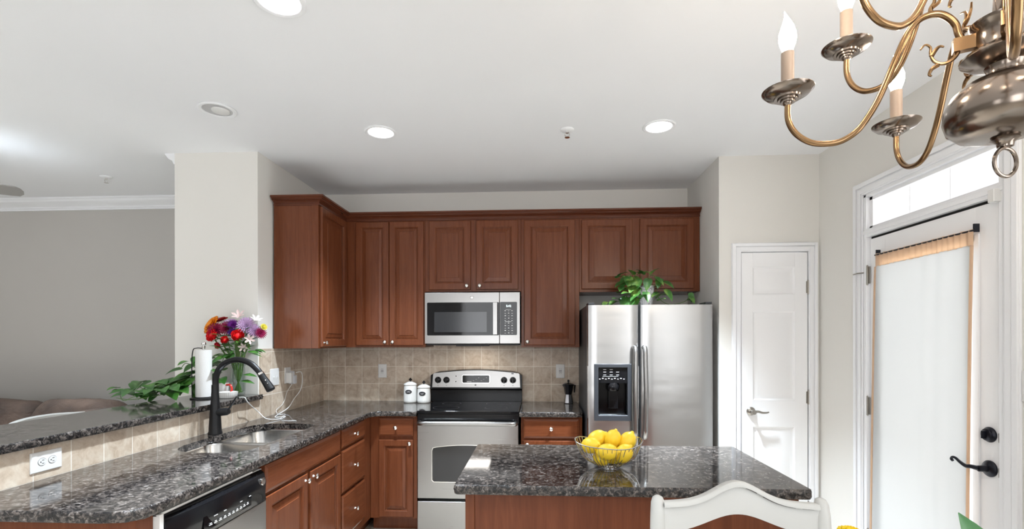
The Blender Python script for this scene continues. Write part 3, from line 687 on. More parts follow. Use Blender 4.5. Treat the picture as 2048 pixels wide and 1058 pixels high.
q.box(.648, .690, .268, .2705, .003, .0036, Fm); q.box(.645, .694, .172, .1745, .003, .0036, Fm)
q.build('key_legend', M_print, kp)
q = MB(); pts = [Fm(.379+.014*math.cos(2*PI*k/24), .365+.014*math.sin(2*PI*k/24), .001) for k in range(24)]; q.tube(pts, .0012, 6, closed=True)
text_mesh(q, 'GE', .014, lambda u, v, n: Fm(.379+u, .365+v, .0005+n)); q.build('logo', M_chrome, md, label='small round maker logo')
q = MB(); q.box(.01, .75, -.012, .004, -.36, -.03, Fm); q.box(.25, .51, -.020, -.004, -.10, -.01, Fm); q.build('underside_vent', M_blackm, mw)

# ------------------------------------------------------------------ refrigerator
d = bpy.data.lights.new('tile_fill', 'AREA'); d.size = .25; d.energy = .9; d.color = (1, .95, .88)  # added light under the microwave, brightens the backsplash tiles
o = bpy.data.objects.new('tile_fill', d); C.objects.link(o); o.location = (-.527, 4.02, 1.395)
fg = thing('refrigerator', 'tall stainless side-by-side refrigerator with water dispenser', 'refrigerator', (.78, 3.9, 0))
q = MB(); q.box(.342, 1.216, 3.575, 4.22, .03, 1.695); q.build('fridge_body', M_fside, fg, bevel=.006)
def fdoor(x0, x1, hole=None):
    q = MB(); y0, y1 = 3.5, 3.568; z0, z1 = .10, 1.692
    def P_(x0, x1): return [(x0+.003, y1), (x0, y1-.01), (x0, y0+.022), (x0+.006, y0+.008), (x0+.02, y0+.001)]+[(x0+.02+(x1-x0-.04)*k/6, y0-.004*math.sin(PI*k/6)) for k in range(1, 6)]+[(x1-.02, y0+.001), (x1-.006, y0+.008), (x1, y0+.022), (x1, y1-.01), (x1-.003, y1)]
    if not hole: q.prism(P_(x0, x1), z0, z1)
    else:
        hx0, hx1, hz0, hz1 = hole
        q.prism(P_(x0, x1), z0, hz0); q.prism(P_(x0, x1), hz1, z1)
        q.box(x0, hx0, y0+.006, y1, hz0, hz1); q.box(hx1, x1, y0+.006, y1, hz0, hz1)
        q.prism([(x0, y0+.022), (x0+.006, y0+.008), (x0+.02, y0+.001), (hx0, y0-.001), (hx0, y0+.03), (x0, y0+.03)], hz0, hz1)
        q.prism([(x1, y0+.022), (x1-.006, y0+.008), (x1-.02, y0+.001), (hx1, y0-.001), (hx1, y0+.03), (x1, y0+.03)], hz0, hz1)
        q.box(hx0, hx1, y1-.008, y1, hz0, hz1)
    return q.build('fridge_door', M_fridge, fg, bevel=.0, angle=25)
dl = fdoor(.345, .704, (.405, .638, .892, 1.262)); dr = fdoor(.712, 1.219)
box('door_gasket', M_dark, (.35, 1.21, 3.56, 3.58, .1, 1.688), fg)
FD = frame((0, 3.498, 0), (1, 0, 0), (0, 0, 1), (0, -1, 0))
def ringframe(mb, F, a, b, n0, n1):  # a outer, b inner rect (u0,u1,v0,v1)
    o = [(a[0], a[2]), (a[1], a[2]), (a[1], a[3]), (a[0], a[3])]; i = [(b[0], b[2]), (b[1], b[2]), (b[1], b[3]), (b[0], b[3])]
    mb.rings([[F(*p, n0) for p in o], [F(*p, n1) for p in o], [F(*p, n1) for p in i], [F(*p, n0-.03) for p in i]], cap0=False, cap1=False, smooth=False)
q = MB(); ringframe(q, FD, (.390, .652, .876, 1.277), (.420, .622, .916, 1.252), -.001, .010); df = q.build('dispenser_frame', M_disp, dl, bevel=.003)
q = MB(); q.box(.412, .630, 1.142, 1.256, -.05, .001, FD); q.build('dispenser_panel', M_bglass, df)
q = MB(); q.box(.408, .634, .90, 1.15, -.064, -.060, FD); q.box(.408, .412, .90, 1.15, -.06, 0, FD); q.box(.630, .634, .90, 1.15, -.06, 0, FD); q.box(.408, .634, .90, .915, -.06, 0, FD); q.build('dispenser_recess', M_black, df)
q = MB(); q.lathe([(.038, 1.085), (.045, 1.10), (.046, 1.125), (.038, 1.143)], (.527, 3.53, 0), 20); q.box(.495, .562, .96, 1.09, -.045, -.03, FD); q.box(.43, .61, .916, .922, -.055, .0, FD); q.build('dispenser_paddle', M_black, df, bevel=.002)
q = MB()
for r_, z in enumerate((1.236, 1.218, 1.198)):
    for k in range(3 if r_ else 2): q.box(.455+k*.045, .475+k*.045, z, z+.0025, .001, .0016, FD)
for k in range(9): q.box(.425+k*.021, .436+k*.021, 1.168+(k % 2)*.004, 1.172+(k % 2)*.006, .001, .0016, FD)
q.box(.45, .56, 1.188, 1.1895, .001, .0016, FD); q.build('dispenser_legend', M_print, df)
for hx, dd, lx in ((.672, dl, -1), (.738, dr, 1)):
    q = MB(); pts = crom([FD(hx, 1.392, .0), FD(hx, 1.388, .028), FD(hx, 1.35, .046), FD(hx, 1.29, .050), FD(hx+.003*lx, 1.08, .056), FD(hx, .86, .050), FD(hx, .80, .046), FD(hx, .768, .028), FD(hx, .763, .0)], 6)
    q.tube(pts, .0165, 14); q.build('handle', M_steel, dd)
q = MB()
for x in (.352, 1.17): q = MB(); q.box(x, x+.045, 3.52, 3.66, 1.696, 1.712); q.build('hinge_cover', M_fside, fg, bevel=.003)
box('kick_grille', M_blackm, (.35, 1.21, 3.56, 3.60, 0.0, .095), fg)

# ------------------------------------------------------------------ outlets and switches
M_recep = mat('receptacle_white', (.68, .68, .67), .35); M_ring = mat('seam_grey', (.18, .18, .18), .6)
def plate(F, w, h, label, kind, devs, tall=True):
    t = thing('outlet_plate' if kind == 'outlet' else 'switch_plate', label, kind, F(0, 0, 0))
    q = MB(); panel_ring(q, F, -w/2, w/2, -h/2, h/2, [(0, 0), (0, .003), (.003, .006), (.006, .0065)]); q.build('cover_plate', M_white, t, bevel=.001)
    for (u, v, typ) in devs:
        if typ == 'rec':
            q = MB(); q.prism([(u+.0155*math.cos(a)*1.0, v+.0155*math.sin(a)*.85) for a in [2*PI*k/20 for k in range(20)]], .006, .0085, F); r = q.build('receptacle', M_recep, t)
            q = MB(); q.tube([F(u+.0165*math.cos(2*PI*k/24), v+.0145*math.sin(2*PI*k/24), .0066) for k in range(24)], .0007, 5, closed=True); q.build('outline', M_ring, r)
            q = MB(); s = 1 if tall else 0
            if s:
                q.box(u-.007, u-.005, v-.002, v+.006, .0085, .009, F); q.box(u+.005, u+.007, v-.002, v+.006, .0085, .009, F); q.box(u-.002, u+.002, v-.009, v-.005, .0085, .009, F)
            else:
                q.box(u-.002, u+.006, v-.007, v-.005, .0085, .009, F); q.box(u-.002, u+.006, v+.005, v+.007, .0085, .009, F); q.box(u-.009, u-.005, v-.002, v+.002, .0085, .009, F)
            q.build('slot', M_dark, r)
        elif typ == 'sw':
            q = MB(); q.box(u-.005, u+.005, v-.012, v+.012, .0065, .0075, F); s_ = q.build('toggle', M_white, t, bevel=.001); q = MB(); q.box(u-.003, u+.003, v, v+.009, .0075, .018, F); q.build('lever', M_white, s_)
        elif typ == 'gfi':
            q = MB(); q.box(u-.016, u+.016, v-.034, v+.034, .006, .0085, F); g = q.build('receptacle', M_white, t, bevel=.001)
            q = MB()
            for k in (-1, 1): q.box(u-.007, u-.005, v+k*.02-.003, v+k*.02+.004, .0085, .009, F); q.box(u+.005, u+.007, v+k*.02-.003, v+k*.02+.004, .0085, .009, F); q.box(u-.012, u+.012, v+k*.006-.002, v+k*.006+.002, .0085, .0095, F)
            q.build('slot', M_dark, g)
    return t
FBk = lambda x, z: frame((x, D-.0085, z), (1, 0, 0), (0, 0, 1), (0, -1, 0))
FLf = lambda y, z: frame((XL+.0005, y, z), (0, 1, 0), (0, 0, 1), (1, 0, 0))
plate(FBk(-1.375, 1.177), .075, .12, 'white outlet on the tiled back wall left of the canisters', 'outlet', [(0, 0, 'gfi')])
plate(FBk(.187, 1.177), .075, .12, 'white outlet on the tiled back wall above the moka pot', 'outlet', [(0, 0, 'gfi')])
plate(FLf(3.455, 1.182), .118, .122, 'white double switch plate on left tiles beside the faucet head', 'switch', [(-.023, 0, 'sw'), (.023, 0, 'sw')])
plate(FLf(3.640, 1.182), .085, .122, 'white outlet holding two plugged-in chargers on the left tiles', 'outlet', [(0, 0, 'gfi')])
plate(FLf(1.805, .982), .122, .078, 'large sideways white outlet on the low tile band nearest the camera', 'outlet', [(-.02, 0, 'rec'), (.02, 0, 'rec')], False)
plate(frame((XR-.0005, 2.06, 1.255), (0, -1, 0), (0, 0, 1), (-1, 0, 0)), .08, .125, 'white switch plate at right edge beside the patio door casing', 'switch', [(0, 0, 'sw')])
# chargers and cords
Fp = FLf(3.640, 1.182)
q = MB(); q.box(-.042, -.008, -.058, .022, .0075, .052, Fp); tag(q.build('charger', M_white, bevel=.004), 'white charger block in the outlet, the one nearer the faucet', 'charger', )
q = MB(); q.box(-.004, .040, -.066, .000, .0098, .055, Fp); q.box(.004, .036, 0, .03, .0098, .04, Fp); tag(q.build('charger', mat('pale_grey_plastic', (.66, .68, .72), .35), bevel=.004), 'pale grey plug adapter in the outlet with the cord leaving its side', 'charger')
def cord(pts, lab, r=.0032, m=M_white):
    q = MB(); q.tube(crom(pts, 8), r, 8); return tag(q.build('charging_cord', m), lab, 'cord')
cord([(-1.856, 3.672, 1.200), (-1.838, 3.72, 1.20), (-1.84, 3.745, 1.14), (-1.85, 3.73, 1.06), (-1.865, 3.66, 1.0), (-1.875, 3.60, .945), (-1.87, 3.48, .921), (-1.84, 3.36, .918), (-1.80, 3.28, .918), (-1.76, 3.33, .918), (-1.74, 3.22, .918), (-1.79, 3.15, .930), (-1.852, 3.165, .97), (-1.862, 3.10, 1.02), (-1.85, 3.03, 1.06), (-1.86, 3.02, 1.085), (-1.90, 3.03, 1.0838)], 'thick white cord looping from the charger down the tiles and up to the bar')
cord([(-1.862, 3.625, 1.118), (-1.888, 3.60, 1.06), (-1.895, 3.585, 1.01), (-1.895, 3.54, .97), (-1.888, 3.45, .945), (-1.87, 3.44, .917), (-1.83, 3.45, .916), (-1.80, 3.40, .916), (-1.78, 3.32, .916), (-1.72, 3.20, .916), (-1.66, 3.17, .916), (-1.62, 3.18, .916), (-1.595, 3.16, .916)], 'thin white cord trailing over the counter toward the sink edge', .0018)

# ------------------------------------------------------------------ canisters
def canister(x, y, r, h, label, word):
    t = thing('canister', label, 'canister', (x, y, CT), 'white canisters beside the range')
    fl = lambda a, z: 1+.018*math.cos(26*a)*(1 if CT+.01 < z < CT+h-.01 else 0)
    q = MB(); q.lathe([(r*.9, CT+.0005), (r, CT+.004), (r, CT+.02), (r*.985, CT+h*.5), (r*.93, CT+h-.015), (r*.90, CT+h-.004), (r*.88, CT+h)], (x, y, 0), 104, flute=fl); b = q.build('canister_body', M_ceramic, t, angle=80)
    q = MB(); z = CT+h; q.lathe([(r*.97, z+.0005), (r*1.0, z+.003), (r*.97, z+.008), (r*.8, z+.016), (r*.45, z+.026), (r*.3, z+.029), (.0, z+.030)], (x, y, 0), 32); l = q.build('lid', M_ceramic, t)
    q = MB(); z += .029; q.lathe([(.009, z-.001), (.006, z+.004), (.004, z+.010)], (x, y, 0), 12)
    for dx, dz in ((-.008, .016), (.008, .016), (0, .025), (0, .014)): q.ball((x+dx, y, z+dz), .0068, 10, 8)
    q.build('lid_knob', M_blackm, l, label='black clover-shaped knob')
    F = lambda u, v, n: Vector((x-.002+u, y-math.sqrt(max(0, (r*1.006)**2-u*u))-n, CT+h*.64+v))
    q = MB(); rs = []
    for s, n_ in ((1, 0), (1, .0025), (.92, .0035), (.5, .0035), (.02, .0035)): rs.append([F(.028*s*math.cos(2*PI*k/24), .0175*s*math.sin(2*PI*k/24), n_) for k in range(24)])
    q.rings(rs); lb = q.build('name_plate', mat('slate_label', (.02, .02, .025), .4), b, label='dark oval name plate')
    q = MB(); text_mesh(q, word, .014, lambda u, v, n: F(u, v, .0036+n)); q.build('label_text', M_print, b, label='pale lettering on the oval')
    return t
canister(-1.098, 4.165, .057, .150, 'taller white ribbed canister with black oval label, farther from the range', 'coffee')
canister(-.979, 4.155, .056, .128, 'shorter white ribbed canister with black oval label touching the range', 'sugar')
# moka pot
t = thing('moka_pot', 'small dark eight-sided stovetop coffee pot on the right counter', 'coffee pot', (.25, 4.16, CT))
q = MB(); q.lathe([(.038, CT+.0005), (.040, CT+.006), (.037, CT+.03), (.029, CT+.075)], (.25, 4.16, 0), 8); q.build('pot_base', mat('moka_aluminium', (.45, .45, .46), .22, 1), t, angle=20)
q = MB(); q.lathe([(.027, CT+.075), (.030, CT+.08), (.034, CT+.105), (.044, CT+.158), (.045, CT+.160), (.030, CT+.168), (.004, CT+.174)], (.25, 4.16, 0), 8); q.prism([(-.03, .15), (-.056, .158), (-.03, .12)], -.006, .006, lambda x, z, n: Vector((.25+x, 4.16+n, CT+z)))
q.build('pot_top', mat('moka_dark', (.10, .10, .11), .25, 1), t, angle=20)
q = MB(); q.lathe([(.004, CT+.17), (.004, CT+.176), (.009, CT+.18), (.009, CT+.196), (.003, CT+.199)], (.25, 4.16, 0), 12); q.tube([(.285, 4.16, CT+.155), (.305, 4.165, CT+.150), (.300, 4.168, CT+.09)], [.006, .008, .006], 8); q.build('handle', M_blackm, t)

# ------------------------------------------------------------------ lemon bowl
bx, by = .292, 2.085
t = thing('wire_bowl', 'silver wire fruit bowl with wavy rim holding lemons on the island', 'bowl', (bx, by, CT))
def rim(a):  # organic wavy rim: pointed at both ends
    rr = .118+.022*abs(math.cos(a))**3; z = CT+.101+.012*math.cos(2*a)+.006*math.sin(3*a+.4); return rr*math.cos(a), rr*.92*math.sin(a), z
q = MB(); q.tube([(bx+rim(2*PI*k/72)[0], by+rim(2*PI*k/72)[1], rim(2*PI*k/72)[2]) for k in range(72)], .0022, 6, closed=True); M_wire = mat('silver_wire', (.78, .79, .80), .2, 1); q.build('rim', M_wire, t)
q = MB(); 
for r_, z in ((.042, CT+.0025), (.040, CT+.010)): q.tube([(bx+r_*math.cos(2*PI*k/32), by+r_*math.sin(2*PI*k/32), z) for k in range(32)], .002, 6, closed=True)
q.build('base_ring', M_wire, t)
q = MB()
for k in range(40):
    a = 2*PI*k/40; X, Y, Z = rim(a); c, s = math.cos(a), math.sin(a)
    q.tube(crom([(bx+.041*c, by+.041*s, CT+.004), (bx+.062*c, by+.062*s, CT+.013), (bx+(X*.80), by+(Y*.80), CT+.045), (bx+X, by+Y, Z)], 4), .0014, 5)
q.build('wire_ribs', M_wire, t)
def lemon_mesh():
    q = MB(); pr = []
    for k in range(17):
        a = PI*k/16; z = -math.cos(a)*.038; r = .0305*math.sin(a)**.85
        pr.append((max(r, .0008), z))
    pr = [(.0008, -.0435), (.005, -.042), (.009, -.0385)]+pr[2:-2]+[(.009, .0385), (.0055, .042), (.0045, .045), (.0008, .0455)]
    q.lathe(pr, (0, 0, 0), 24); return q
proto = lemon_mesh().build('lemon', M_lemon)
LEM = [((-.070, -.018, .082), (75, 10, 40), 'lemon at the left end of the bowl'), ((-.040, .035, .098), (60, 0, 100), 'lemon rising highest at the back left of the pile'), ((.018, .012, .100), (20, 15, 0), 'lemon with stem tip up at the top centre of the pile'),
       ((.074, .010, .092), (15, 25, 30), 'lemon leaning at the right end of the bowl'), ((-.012, -.062, .066), (85, 0, 70), 'large front lemon in the middle pressed to the wires'), ((.050, -.050, .058), (30, 30, 20), 'front right lemon low against the wires'),
       ((-.028, -.018, .0345), (80, 0, 20), 'bottom lemon on the left under the front one'), ((.022, .010, .0345), (85, 0, 110), 'bottom lemon hidden low in the bowl centre'), ((.028, .058, .075), (70, 10, 60), 'lemon behind the pile nearest the refrigerator side')]
for i, (p, r, lb) in enumerate(LEM):
    o = proto if i == 0 else proto.copy()
    if i: C.objects.link(o)
    o.scale = (1.12,)*3; o.location = (bx+p[0]*1.08, by+p[1]*1.08, CT+p[2]*1.05+.006); o.rotation_euler = tuple(math.radians(x) for x in r); tag(o, 'yellow '+lb, 'lemon', 'lemons in the wire bowl')

# ------------------------------------------------------------------ items on bar
BT = 1.0803
t = thing('paper_towel_holder', 'upright paper towel roll on a black holder on the bar ledge', 'paper towels', (-2.114, 3.0, BT))
q = MB(); q.lathe([(.075, BT), (.075, BT+.006), (.02, BT+.010), (.006, BT+.012), (.006, BT+.315), (.008, BT+.32)], (-2.114, 3.0, 0), 32); q.tube(crom([(-2.19, 3.0, BT+.005), (-2.192, 3.0, BT+.2), (-2.185, 3.0, BT+.30), (-2.16, 3.0, BT+.318), (-2.114, 3.0, BT+.316)], 5), .003, 6); q.build('stand', M_blackm, t)
q = MB(); q.lathe([(.045, BT+.012), (.0455, BT+.02), (.0455, BT+.300), (.045, BT+.306), (.02, BT+.306), (.019, BT+.012)], (-2.114, 3.0, 0), 40, cap=False); q.build('towel_roll', M_paper, t)
q = MB(); q.lathe([(.008, BT+.307), (.010, BT+.330), (.006, BT+.334)], (-2.114, 3.0, 0), 14); q.ball((-2.114, 3.0, BT+.345), .014, 16, 10); q.build('finial', M_chrome, t, label='round chrome finial')
# ramekin + spoon rest
q = MB(); fl = lambda a, z: 1+.02*math.cos(30*a)
q.lathe([(.048, BT), (.054, BT+.004), (.058, BT+.03), (.060, BT+.038), (.057, BT+.038), (.052, BT+.03), (.047, BT+.008), (.0, BT+.007)], (-1.985, 3.04, 0), 90, flute=fl); tag(q.build('baking_dish', M_ceramic, angle=80), 'small white ribbed round dish on the bar behind the faucet', 'dish')
t = thing('mug', 'white mug with red handle behind the faucet neck', 'mug', (-2.075, 3.13, BT))
q = MB(); q.lathe([(.030, BT), (.034, BT+.006), (.037, BT+.088), (.034, BT+.088), (.031, BT+.01), (.0, BT+.009)], (-2.075, 3.13, 0), 28); b_ = q.build('mug_body', M_ceramic, t)
q = MB(); q.tube(crom([(-2.075+.034, 3.115, BT+.075), (-2.005, 3.10, BT+.075), (-1.995, 3.10, BT+.045), (-2.01, 3.10, BT+.025), (-2.075+.034, 3.115, BT+.02)], 5), .007, 8); q.build('mug_handle', mat('red_glaze', (.62, .03, .02), .25), t, label='red handle')
# vase of flowers
vx, vy = -2.005, 3.185
q = MB(); q.lathe([(.030, BT), (.040, BT+.004), (.044, BT+.03), (.047, BT+.10), (.042, BT+.16), (.040, BT+.19), (.052, BT+.215), (.050, BT+.215), (.038, BT+.19), (.039, BT+.16), (.0435, BT+.10), (.040, BT+.03), (.0, BT+.012)], (vx, vy, 0), 36)
tag(q.build('glass_vase', M_vglass), 'clear glass vase of mixed cut flowers at the end of the bar', 'vase')
bq = thing('flower_bouquet', 'mixed bouquet of orange, red, purple and lilac flowers in the glass vase', 'flowers', (vx, vy, BT+.02))
CM = {}
def cmat(c):
    if c not in CM: CM[c] = mat('petal_%d' % len(CM), c, .55, Subsurface_Weight=.05)
    return CM[c]
def petal(q, c, d, up, L, W, cup=.15):
    d = d.normalized(); s = d.cross(up); s = s.normalized() if s.length > 1e-4 else d.orthogonal().normalized(); n = s.cross(d)
    pts = []
    for t, w_ in ((0, .12), (.35, .8), (.7, 1), (.92, .6), (1, .08)):
        z = n*(cup*L*math.sin(PI*t*.8)); pts.append((c+d*L*t+z-s*W*w_*.5+n*.002, c+d*L*t+z*.6, c+d*L*t+z+s*W*w_*.5+n*.002))
    vs = [p for r in pts for p in r]; fs = []
    for i in range(4):
        for j in range(2): a = i*3+j; fs.append((a, a+1, a+4, a+3))
    q.add(vs, fs, True)
def bloom(kind, c, r, face, col, label, cc=None):
    q = MB(); c = Vector(c); N = Vector(face).normalized(); U = N.orthogonal().normalized(); V = N.cross(U)
    def ringp(n, R_, W, el, off=0, c0=c):
        for k in range(n):
            a = 2*PI*k/n+off; d = (U*math.cos(a)+V*math.sin(a))*math.cos(el)+N*math.sin(el); petal(q, c0, d, N, R_, W)
    if kind == 'daisy': [ringp(18, r*(1-.2*i), r*.3, .1+.3*i, i*.3) for i in range(3)]
    elif kind == 'mum': [ringp(20-2*i, r*(1-.14*i), r*.16, .05+.27*i, i*.37) for i in range(6)]
    elif kind == 'lily': ringp(6, r, r*.34, .5)
    elif kind == 'rose':
        for i in range(5):
            n = 5
            for k in range(n):
                a = 2*PI*k/n+i*.7; d = (U*math.cos(a)+V*math.sin(a))*(.55-.09*i)+N; petal(q, c-N*r*.5+(U*math.cos(a)+V*math.sin(a))*r*(.35-.06*i), d, N, r*1.25, r*.95, -.35)
        q.ball(c-N*r*.1, r*.62, 12, 8)
    o = q.build('bloom', cmat(col), bq, label=label, fixn=False, angle=180)
    if cc: q2 = MB(); q2.ball(c+N*.004, r*.28, 12, 6, (1, 1, .6)); q2.build('flower_centre', cmat(cc), o)
    return o
def bp(px, py, dy=0):  # place in the bouquet plane, x/z in metres around the vase
    return (px, vy-.02+dy, py)
FV = (.35, -.85, .35)
orange = (.90, .30, .01); red = (.80, .015, .02); mag = (.30, .008, .06); lil = (.62, .42, .66); pur = (.20, .02, .30); pink = (.80, .62, .60); yel = (.80, .70, .10)
def BX(px, py):  # px,py picture plane metres measured on plane y=3.13
    return px+.012, py
for kind, x, z, dy, r, f, col, lab, cc in [
    ('daisy', -2.165, 1.545, 0, .058, (-.5, -.7, .5), orange, 'large orange-yellow daisy bloom', (.25, .03, .01)),
    ('daisy', -2.13, 1.575, .03, .040, (-.2, -.4, .9), (.35, .01, .01), 'dark red bloom behind the orange daisy', None),
    ('mum', -2.125, 1.515, -.03, .045, FV, mag, 'deep burgundy bloom', None), ('mum', -2.055, 1.525, -.02, .042, FV, mag, 'burgundy bloom at the centre', None),
    ('rose', -2.135, 1.480, -.05, .030, (-.3, -.9, .2), red, 'large red rose at the left', None), ('rose', -1.963, 1.478, -.05, .029, FV, red, 'large red rose at the centre right', None),
    ('rose', -2.052, 1.449, -.05, .019, FV, red, 'small red bud under the burgundy bloom', None), ('rose', -2.105, 1.414, -.04, .017, (-.3, -.8, -.1), (.55, .01, .03), 'lowest dark red bud', None),
    ('mum', -2.055, 1.560, .01, .038, (0, -.5, .9), lil, 'pale lilac bloom at the top', None), ('mum', -2.015, 1.548, -.02, .030, FV, pur, 'purple bloom', None),
    ('mum', -2.015, 1.500, -.03, .026, FV, (.10, .03, .25), 'dark blue-violet bloom', None), ('lily', -1.985, 1.600, 0, .045, (.1, -.7, .7), pink, 'pale pink lily on top', None),
    ('mum', -1.93, 1.545, -.01, .050, FV, lil, 'large lilac bloom', None), ('mum', -1.885, 1.510, .0, .042, (.6, -.7, .2), lil, 'lilac bloom at the right', None),
    ('lily', -1.885, 1.575, .02, .040, (.5, -.4, .8), (.82, .76, .72), 'white lily at the upper right', None), ('mum', -1.845, 1.495, .01, .034, (.8, -.6, .1), (.42, .02, .12), 'crimson bloom at the right edge', None),
    ('daisy', -1.83, 1.535, .02, .020, (.8, -.5, .4), yel, 'small yellow bloom at the right edge', None), ('lily', -1.905, 1.455, -.02, .035, (.6, -.8, 0), pink, 'pink striped lily low on the right', None),
    ('lily', -1.935, 1.405, -.03, .032, (.3, -.9, -.2), (.75, .62, .60), 'pink lily hanging under the bouquet', None)]:
    bloom(kind, bp(x, z, dy), r*1.22, f, col, lab, cc)
def leafmesh(q, base, d, up, L, W, fold=.25, heart=True):
    d = Vector(d).normalized(); up = Vector(up); s = d.cross(up); s = s.normalized() if s.length > 1e-3 else d.orthogonal().normalized(); n = s.cross(d).normalized(); base = Vector(base)
    prof = [(-.08, .28), (0, .66), (.15, .95), (.35, 1.0), (.55, .84), (.75, .55), (.9, .24), (1.0, .02)] if heart else [(0, .05), (.2, .6), (.45, 1), (.7, .75), (.9, .3), (1, .02)]
    vs = []; 
    for t, w_ in prof:
        dr = -n*(L*.28*max(0, t)**2); c = base+d*L*t+dr
        hw = W*.5*w_; vs += [c-s*hw+n*hw*fold, c-s*hw*.5+n*hw*fold*.7, c if t > 0 or not heart else base, c+s*hw*.5+n*hw*fold*.7, c+s*hw+n*hw*fold]
    fs = [(i*5+j, i*5+j+1, i*5+j+6, i*5+j+5) for i in range(len(prof)-1) for j in range(4)]
    q.add(vs, fs, True)
rnd = random.Random(3)
q = MB()
for k in range(85):
    a = rnd.uniform(0, 2*PI); r_ = rnd.uniform(.02, .25); z = rnd.uniform(1.36, 1.53)-max(0, r_-.15)*.3
    leafmesh(q, (vx+r_*math.cos(a)*.5, vy+r_*math.sin(a)*.35, z), (math.cos(a), math.sin(a)*.6-.3, rnd.uniform(-.2, .8)), (0, -.4, 1), rnd.uniform(.05, .09), rnd.uniform(.018, .032), heart=False)
for p, d in (((-1.92, 3.14, 1.37), (1, 0, .1)), ((-1.95, 3.14, 1.30), (1, -.1, .0)), ((-1.94, 3.13, 1.22), (1, 0, .1)), ((-1.95, 3.12, 1.18), (1, 0, .05))): leafmesh(q, p, d, (0, -.5, 1), .09, .035, heart=False)
q.build('foliage', M_leaf, bq, fixn=False, angle=180)
q = MB()
for k in range(26):
    a = 2*PI*k/26; tx = vx-.03+rnd.uniform(-.14, .15); tz = rnd.uniform(1.42, 1.50)
    q.tube(crom([(vx-.028*math.cos(a)*.9, vy-.028*math.sin(a)*.9, BT+.02), (vx+.026*math.cos(a), vy+.026*math.sin(a), BT+.17), (vx+(tx-vx)*.5, vy-.01, BT+.27), (tx, vy-.01, tz)], 4), .0028, 6)
q.build('stems', M_stem, bq)

# pothos on the bar (pot stands behind the towel roll)
def pothos(name, label, loc, stems, mleaf, leaves, pot=None):
    t = thing(name, label, 'plant', loc)
    q = MB(); [q.tube(crom(s, 5), .0022, 6) for s in stems]; q.build('vines', M_stem, t)
    q = MB()
    for (p, d, L, W) in leaves: leafmesh(q, p, d, (0, -.35, 1) if abs(Vector(d).normalized().z) < .9 else (0, -1, 0), L, W)
    q.build('leaves', mleaf, t, fixn=False, angle=180)
    if pot: pot(t)
    return t
def pot1(t):
    q = MB(); q.lathe([(.045, BT), (.05, BT+.004), (.062, BT+.10), (.064, BT+.105), (.058, BT+.105), (.052, BT+.09), (.0, BT+.088)], (-2.20, 3.12, 0), 28); q.build('pot', M_ceramic, t)
lv = []; rnd = random.Random(11)
# trailing mound along the bar toward the left
for px, pz, py, L in [(-2.66, 1.135, 2.98, .06), (-2.63, 1.125, 2.96, .05), (-2.58, 1.12, 2.94, .07), (-2.53, 1.17, 2.97, .085), (-2.50, 1.135, 2.9, .085), (-2.47, 1.175, 2.95, .09), (-2.44, 1.13, 2.88, .08), (-2.42, 1.16, 2.93, .09), (-2.40, 1.12, 2.86, .085), (-2.36, 1.175, 2.95, .09),
                      (-2.34, 1.135, 2.88, .10), (-2.31, 1.18, 2.97, .08), (-2.29, 1.14, 2.87, .10), (-2.27, 1.19, 2.98, .09), (-2.25, 1.15, 2.90, .09), (-2.23, 1.20, 2.99, .08), (-2.21, 1.16, 2.93, .08), (-2.45, 1.11, 2.92, .07), (-2.38, 1.11, 2.94, .07), (-2.55, 1.105, 2.90, .06), (-2.30, 1.11, 2.92, .07)]:
    lv.append(((px, py, pz+.012), (rnd.uniform(-1, 1), -.7, rnd.uniform(-.15, .3)), L*rnd.uniform(1.0, 1.25), L*.85))
    if px > -2.6: lv.append(((px+rnd.uniform(-.03, .03), py+rnd.uniform(.03, .10), pz+rnd.uniform(-.01, .02)), (rnd.uniform(-1, 1), -.5, rnd.uniform(-.3, .1)), L*1.1, L*.8))
for px, pz, py, L in [(-2.30, 1.26, 3.05, .08), (-2.27, 1.31, 3.07, .06), (-2.24, 1.23, 3.03, .075), (-2.21, 1.29, 3.06, .08), (-2.18, 1.33, 3.08, .07), (-2.22, 1.34, 3.07, .06), (-2.15, 1.36, 3.10, .07), (-2.25, 1.19, 3.02, .09), (-2.19, 1.24, 3.04, .08), (-2.08, 1.30, 3.12, .10), (-2.06, 1.25, 3.10, .11), (-2.03, 1.34, 3.1, .09), (-2.20, 1.20, 2.99, .08), (-2.17, 1.17, 3.03, .08), (-2.29, 1.22, 3.06, .07), (-2.07, 1.20, 3.10, .08)]:
    lv.append(((px, py, pz), (rnd.uniform(-1.1, .6), -.55, rnd.uniform(-.7, .2)), L*1.15, L*.85))
    lv.append(((px+rnd.uniform(-.03, .03), py+rnd.uniform(.0, .05), pz+rnd.uniform(-.05, .03)), (rnd.uniform(-1.1, .6), -.55, rnd.uniform(-.7, .2)), L*1.0, L*.75))
st = [[(-2.2, 3.12, BT+.09), (-2.24, 3.0, 1.20), (-2.35, 2.92, 1.13), (-2.5, 2.92, 1.10), (-2.60, 2.95, 1.07), (-2.64, 2.96, 1.12)], [(-2.2, 3.12, BT+.09), (-2.26, 3.02, 1.22), (-2.40, 2.92, 1.15), (-2.52, 2.96, 1.16)], [(-2.2, 3.12, BT+.09), (-2.22, 3.1, 1.25), (-2.27, 3.06, 1.30), (-2.30, 3.05, 1.27)],
      [(-2.2, 3.12, BT+.09), (-2.19, 3.1, 1.28), (-2.17, 3.08, 1.36), (-2.12, 3.05, 1.38)], [(-2.2, 3.12, BT+.09), (-2.1, 3.12, 1.25), (-2.05, 3.1, 1.33)], [(-2.2, 3.12, BT+.09), (-2.3, 2.95, 1.12), (-2.45, 2.86, 1.09), (-2.55, 2.88, 1.09), (-2.62, 2.92, 1.09)]]
